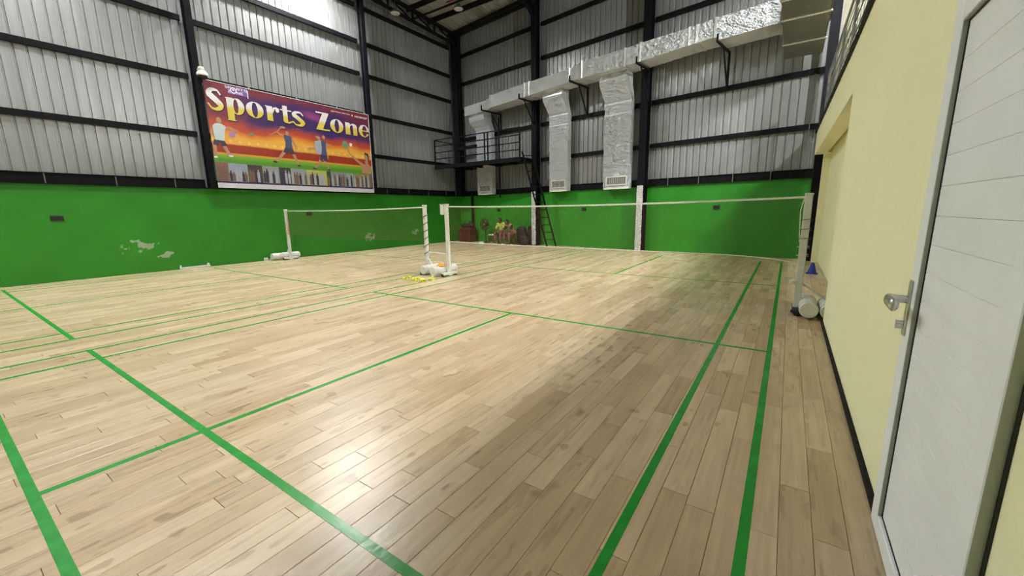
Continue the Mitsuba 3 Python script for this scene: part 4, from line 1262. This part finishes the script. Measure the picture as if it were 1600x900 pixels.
racket_cover(-3.06, 0.20, 0.80, 0.22, 'dark racket case leaning right behind the low bag')
racket_cover(-2.86, 0.32, 0.70, 0.06, 'dark racket case leaning towards the white wrapped column foot')

# pedestal fan
fs, fo = -5.44, 0.40
fn = thing('pedestal_fan', 'black pedestal fan between the cartons and the seated people', 'fan')
F0 = FWL(fs, fo, 0)
put('base', lathe([(0, .05), (.06, .045), (.19, .02), (.20, .002), (0, .002)], 28, F0), 'mat_black', fn, smooth=35)
put('pole', rod(F0 + [0, 0, .03], F0 + [0, 0, .74], 0.02), 'mat_black', fn, smooth=40)
HC = F0 + [0, 0, 0.83] + NW * 0.06
put('motor', rod(HC - NW * 0.20, HC - NW * 0.02, 0.065, 20), 'mat_black', fn, smooth=40)
put('neck', rod(F0 + [0, 0, .72], HC - NW * 0.1, 0.025), 'mat_black', fn, smooth=40)
gd = []
Mf = frame_to(NW)
Mf[:3, 3] = HC
for zz, R in ((0.0, 0.27), (0.05, 0.22), (0.06, 0.12), (-0.05, 0.22), (0.03, 0.265)):
    t = trimesh.creation.torus(R, 0.006, 36, 6)
    t.apply_translation((0, 0, zz))
    gd.append(t)
for a in np.arange(0, 6.283, 6.283 / 28):
    ca, sa = math.cos(a), math.sin(a)
    gd.append(tube([(0.05 * ca, 0.05 * sa, .062), (0.15 * ca, 0.15 * sa, .06), (0.24 * ca, 0.24 * sa, .04), (0.27 * ca, 0.27 * sa, 0), (0.22 * ca, 0.22 * sa, -.05), (.06 * ca, .06 * sa, -.06)], 0.004, 4))
gd = cat(gd)
gd.apply_transform(Mf)
put('guard', gd, 'mat_black', fn)
for q in range(3):
    a0 = q * 2.094
    pts = [(r * math.cos(a0 + w), r * math.sin(a0 + w)) for r, w in ((.04, -.3), (.12, -.45), (.2, -.5), (.235, -.15), (.22, .25), (.14, .35), (.05, .3))]
    b = ext(Polygon(pts), 0.008)
    b.apply_transform(Mf)
    put('blade', b, 'mat_maroon', fn)
hb = lathe([(0, .035), (.03, .03), (.045, 0), (.045, -.02), (0, -.02)], 20)
hb.apply_transform(Mf)
put('hub', hb, 'mat_red', fn, smooth=40)

# stools
def stool(s, o, h, mseat, mleg, label):
    k = thing('stool', label, 'stool')
    put('seat', far(rbx(s - 0.17, s + 0.17, -o - 0.17, -o + 0.17, h - 0.05, h, 0.02, 2)), mseat, k, smooth=35)
    for a in (-1, 1):
        for b in (-1, 1):
            put('leg', bar(FWL(s + a * 0.13, o + b * 0.13, h - 0.04), FWL(s + a * 0.165, o + b * 0.165, 0.0015), 0.035), mleg, k)
    put('stretcher', cat([bar(FWL(s - 0.15, o + b * 0.15, h * .45), FWL(s + 0.15, o + b * 0.15, h * .45), 0.022) for b in (-1, 1)]), mleg, k)


stool(-4.68, 0.66, 0.42, 'mat_plastic_white', 'mat_brown', 'white topped stool with brown legs beside the pedestal fan')
stool(-4.24, 0.50, 0.39, 'mat_brown', 'mat_brown', 'brown stool under the person in the lime top')
stool(-3.63, 0.50, 0.39, 'mat_brown', 'mat_brown', 'brown stool under the person leaning forward')


# ------------------------------------------------------------------ people
def capsule(a, b, ra, rb, sec=16):
    return m3.Manifold.batch_hull([m3.Manifold.sphere(ra, sec).translate(tuple(map(float, a))), m3.Manifold.sphere(rb, sec).translate(tuple(map(float, b)))])


def union(ms):
    return m3.Manifold.batch_boolean(ms, m3.OpType.Add)


def to_far(m, s, o, ang):
    """Person coordinates (x right, y forward, z up) to the far wall: forward turned by ang from straight out."""
    m = m.copy()
    m.apply_scale(0.86)
    m.apply_transform(trimesh.transformations.rotation_matrix(math.pi + ang, (0, 0, 1)))
    m.apply_translation((s, -o, 0))
    return far(m)


def person(s, o, ang, top_mat, lean, head_drop, label, sleeve_mat=None, knees=0.11, turn=0.0, foot_l=0.0):
    """A seated person, forearms on the thighs, head bent."""
    k = thing('person', label, 'person')
    J = {}
    hip = np.array([0, 0, 0.575])
    J['chest'] = hip + [0, 0.30 * math.sin(lean) + .02, 0.33 * math.cos(lean) + .03]
    J['neck'] = hip + [0, 0.48 * math.sin(lean) + .03, 0.50 * math.cos(lean)]
    hd = J['neck'] + np.array([0.02 * turn, 0.07 + head_drop * .06, 0.155 - head_drop * .05])
    sh = [J['neck'] + np.array([x, -0.01, -0.05]) for x in (-0.185, 0.185)]
    el = [np.array([-0.25, 0.20 + lean * .30, 0.70]), np.array([0.25, 0.22 + lean * .30, 0.69])]
    wr_ = [np.array([-0.10, 0.42, 0.66]), np.array([0.10, 0.44, 0.64])]
    kn = [np.array([-0.13 - knees * .4, 0.44, 0.52]), np.array([0.13 + knees * .4, 0.44, 0.52])]
    an = [np.array([-0.14 - foot_l, 0.42 + foot_l, 0.09]), np.array([0.15, 0.46, 0.09])]
    B = [capsule(hip + [-.07, 0, 0], hip + [.07, 0, 0], .125, .125), capsule(hip, J['chest'], .13, .135), capsule(J['chest'] + [-.07, 0, .02], J['chest'] + [.07, 0, .02], .115, .115),
         capsule(sh[0] + [.03, 0, 0], sh[1] - [.03, 0, 0], .065, .065), capsule(J['chest'], J['neck'] - [0, 0, .04], .12, .075), capsule(J['neck'] - [0, 0, .04], hd - [0, .02, .06], .052, .048),
         m3.Manifold.sphere(.098, 24).scale((.80, .95, 1.12)).translate(tuple(hd)), capsule(hd + [0, .045, -.05], hd + [0, .055, -.08], .048, .035),
         capsule(hd + [0, .088, .0], hd + [0, .108, -.025], .012, .016), m3.Manifold.sphere(.02, 12).scale((.5, .8, 1.3)).translate(tuple(hd + [.08, 0, -.005])), m3.Manifold.sphere(.02, 12).scale((.5, .8, 1.3)).translate(tuple(hd + [-.08, 0, -.005]))]
    for q in (0, 1):
        B += [capsule(sh[q], el[q], .052, .040), capsule(el[q], wr_[q], .040, .027), capsule(hip + [(-1, 1)[q] * .09, .02, 0], kn[q], .092, .062), capsule(kn[q], kn[q] + (an[q] - kn[q]) * .35, .060, .058), capsule(kn[q] + (an[q] - kn[q]) * .35, an[q], .058, .038),
              capsule(an[q] - [0, .03, .035], an[q] + [0, .15, -.055], .042, .032)]
        # hand: palm, four fingers and a thumb curled over the knee
        d = np.array([(1, -1)[q] * .25, .85, -.45])
        d /= np.linalg.norm(d)
        sd = np.cross(d, [0, 0, 1.0])
        sd /= np.linalg.norm(sd)
        w = wr_[q]
        B.append(m3.Manifold.batch_hull([m3.Manifold.sphere(.017, 12).translate(tuple(w + d * a_ + sd * b_)) for a_, b_ in ((.01, -.014), (.01, .014), (.085, -.030), (.085, .030))]))
        for f, (b_, ln) in enumerate(((-.029, .062), (-.010, .074), (.010, .070), (.029, .054))):
            p0 = w + d * .085 + sd * b_
            p1 = p0 + d * ln * .5 + np.array([0, 0, -.006])
            p2 = p1 + d * ln * .3 + np.array([0, 0, -.03])
            B += [capsule(p0, p1, .0095, .009, 10), capsule(p1, p2, .009, .008, 10)]
        t0 = w + d * .03 + sd * (.03 if q == 0 else -.03)
        B.append(capsule(t0, t0 + d * .045 + sd * (.025 if q == 0 else -.025), .0105, .009, 10))
    body = soft(union(B), 0.022, 8)
    put('body', to_far(body, s, o, ang), 'mat_skin', k, smooth=True)
    shirt = [capsule(hip + [-.07, 0, .04], hip + [.07, 0, .04], .135, .135), capsule(hip + [0, 0, .05], J['chest'], .145, .15), capsule(J['chest'] + [-.07, 0, .02], J['chest'] + [.07, 0, .02], .128, .128), capsule(J['chest'], J['neck'] - [0, 0, .05], .132, .088),
             capsule(sh[0] + [.02, 0, 0], sh[1] - [.02, 0, 0], .078, .078)]
    slv = [capsule(sh[q], sh[q] + (el[q] - sh[q]) * .62, .068, .060) for q in (0, 1)]
    sm = soft(union(shirt + ([] if sleeve_mat else slv)), 0.03, 6)
    put('shirt', to_far(sm, s, o, ang), top_mat, k, smooth=True)
    if sleeve_mat:
        for q in (0, 1):
            put('sleeve', to_far(soft(slv[q], 0.03, 4), s, o, ang), sleeve_mat, k, smooth=True)
    tr = [capsule(hip + [-.07, 0, -.01], hip + [.07, 0, -.01], .137, .137)]
    for q in (0, 1):
        tr += [capsule(hip + [(-1, 1)[q] * .09, .02, 0], kn[q], .104, .074), capsule(kn[q], kn[q] + (an[q] - kn[q]) * .55, .072, .062)]
    put('trousers', to_far(soft(union(tr), 0.03, 6), s, o, ang), 'mat_trouser', k, smooth=True)
    hair = m3.Manifold.sphere(.108, 24).scale((.84, 1.0, 1.10)).translate(tuple(hd + [0, -.012, .018])) - m3.Manifold.cube((.4, .4, .4), True).translate(tuple(hd + [0, .245, -.14])) - m3.Manifold.cube((.4, .5, .3), True).translate(tuple(hd + [0, 0, -.20]))
    put('hair', to_far(soft(hair, 0.02, 4), s, o, ang), 'mat_hair', k, smooth=True)
    for q in (0, 1):
        for n_, dx in (('eye', .032),):
            e = m3.Manifold.sphere(.011, 12).translate(tuple(hd + [(-1, 1)[q] * dx, .082, .012]))
            put(n_, to_far(tm(e), s, o, ang), 'mat_black', k)
        sh_ = capsule(an[q] - [0, .045, .045], an[q] + [0, .17, -.058], .044, .034)
        put('shoe', to_far(soft(sh_, 0.02, 4), s, o, ang), 'mat_plastic_white' if (q == 1) else 'mat_black', k, smooth=True)
    mo = m3.Manifold.sphere(.014, 12).scale((1.5, .5, .5)).translate(tuple(hd + [0, .088, -.055]))
    put('mouth', to_far(tm(mo), s, o, ang), 'mat_red', k)


person(-4.24, 0.52, 0.12, 'mat_shirt_lime', 0.22, 0.6, 'person in a lime top seated beside the white topped stool looking down', foot_l=0.02)
person(-3.63, 0.52, -0.10, 'mat_shirt_olive', 0.55, 1.0, 'person in an olive top seated leaning forward with forearms on the knees', 'mat_sleeve_dark', foot_l=0.0)
solo('white_shoe', blob([(-0.10, 0, 0.04), (0.02, 0, 0.055), (0.13, 0, 0.03)], [0.036, 0.045, 0.028], 0.02).apply_transform(trimesh.transformations.translation_matrix((*FWL(-5.16, 0.95, 0)[:2], 0.0))), 'mat_plastic_white', 'white shoe lying on the floor in front of the white topped stool', 'shoe', smooth=True)
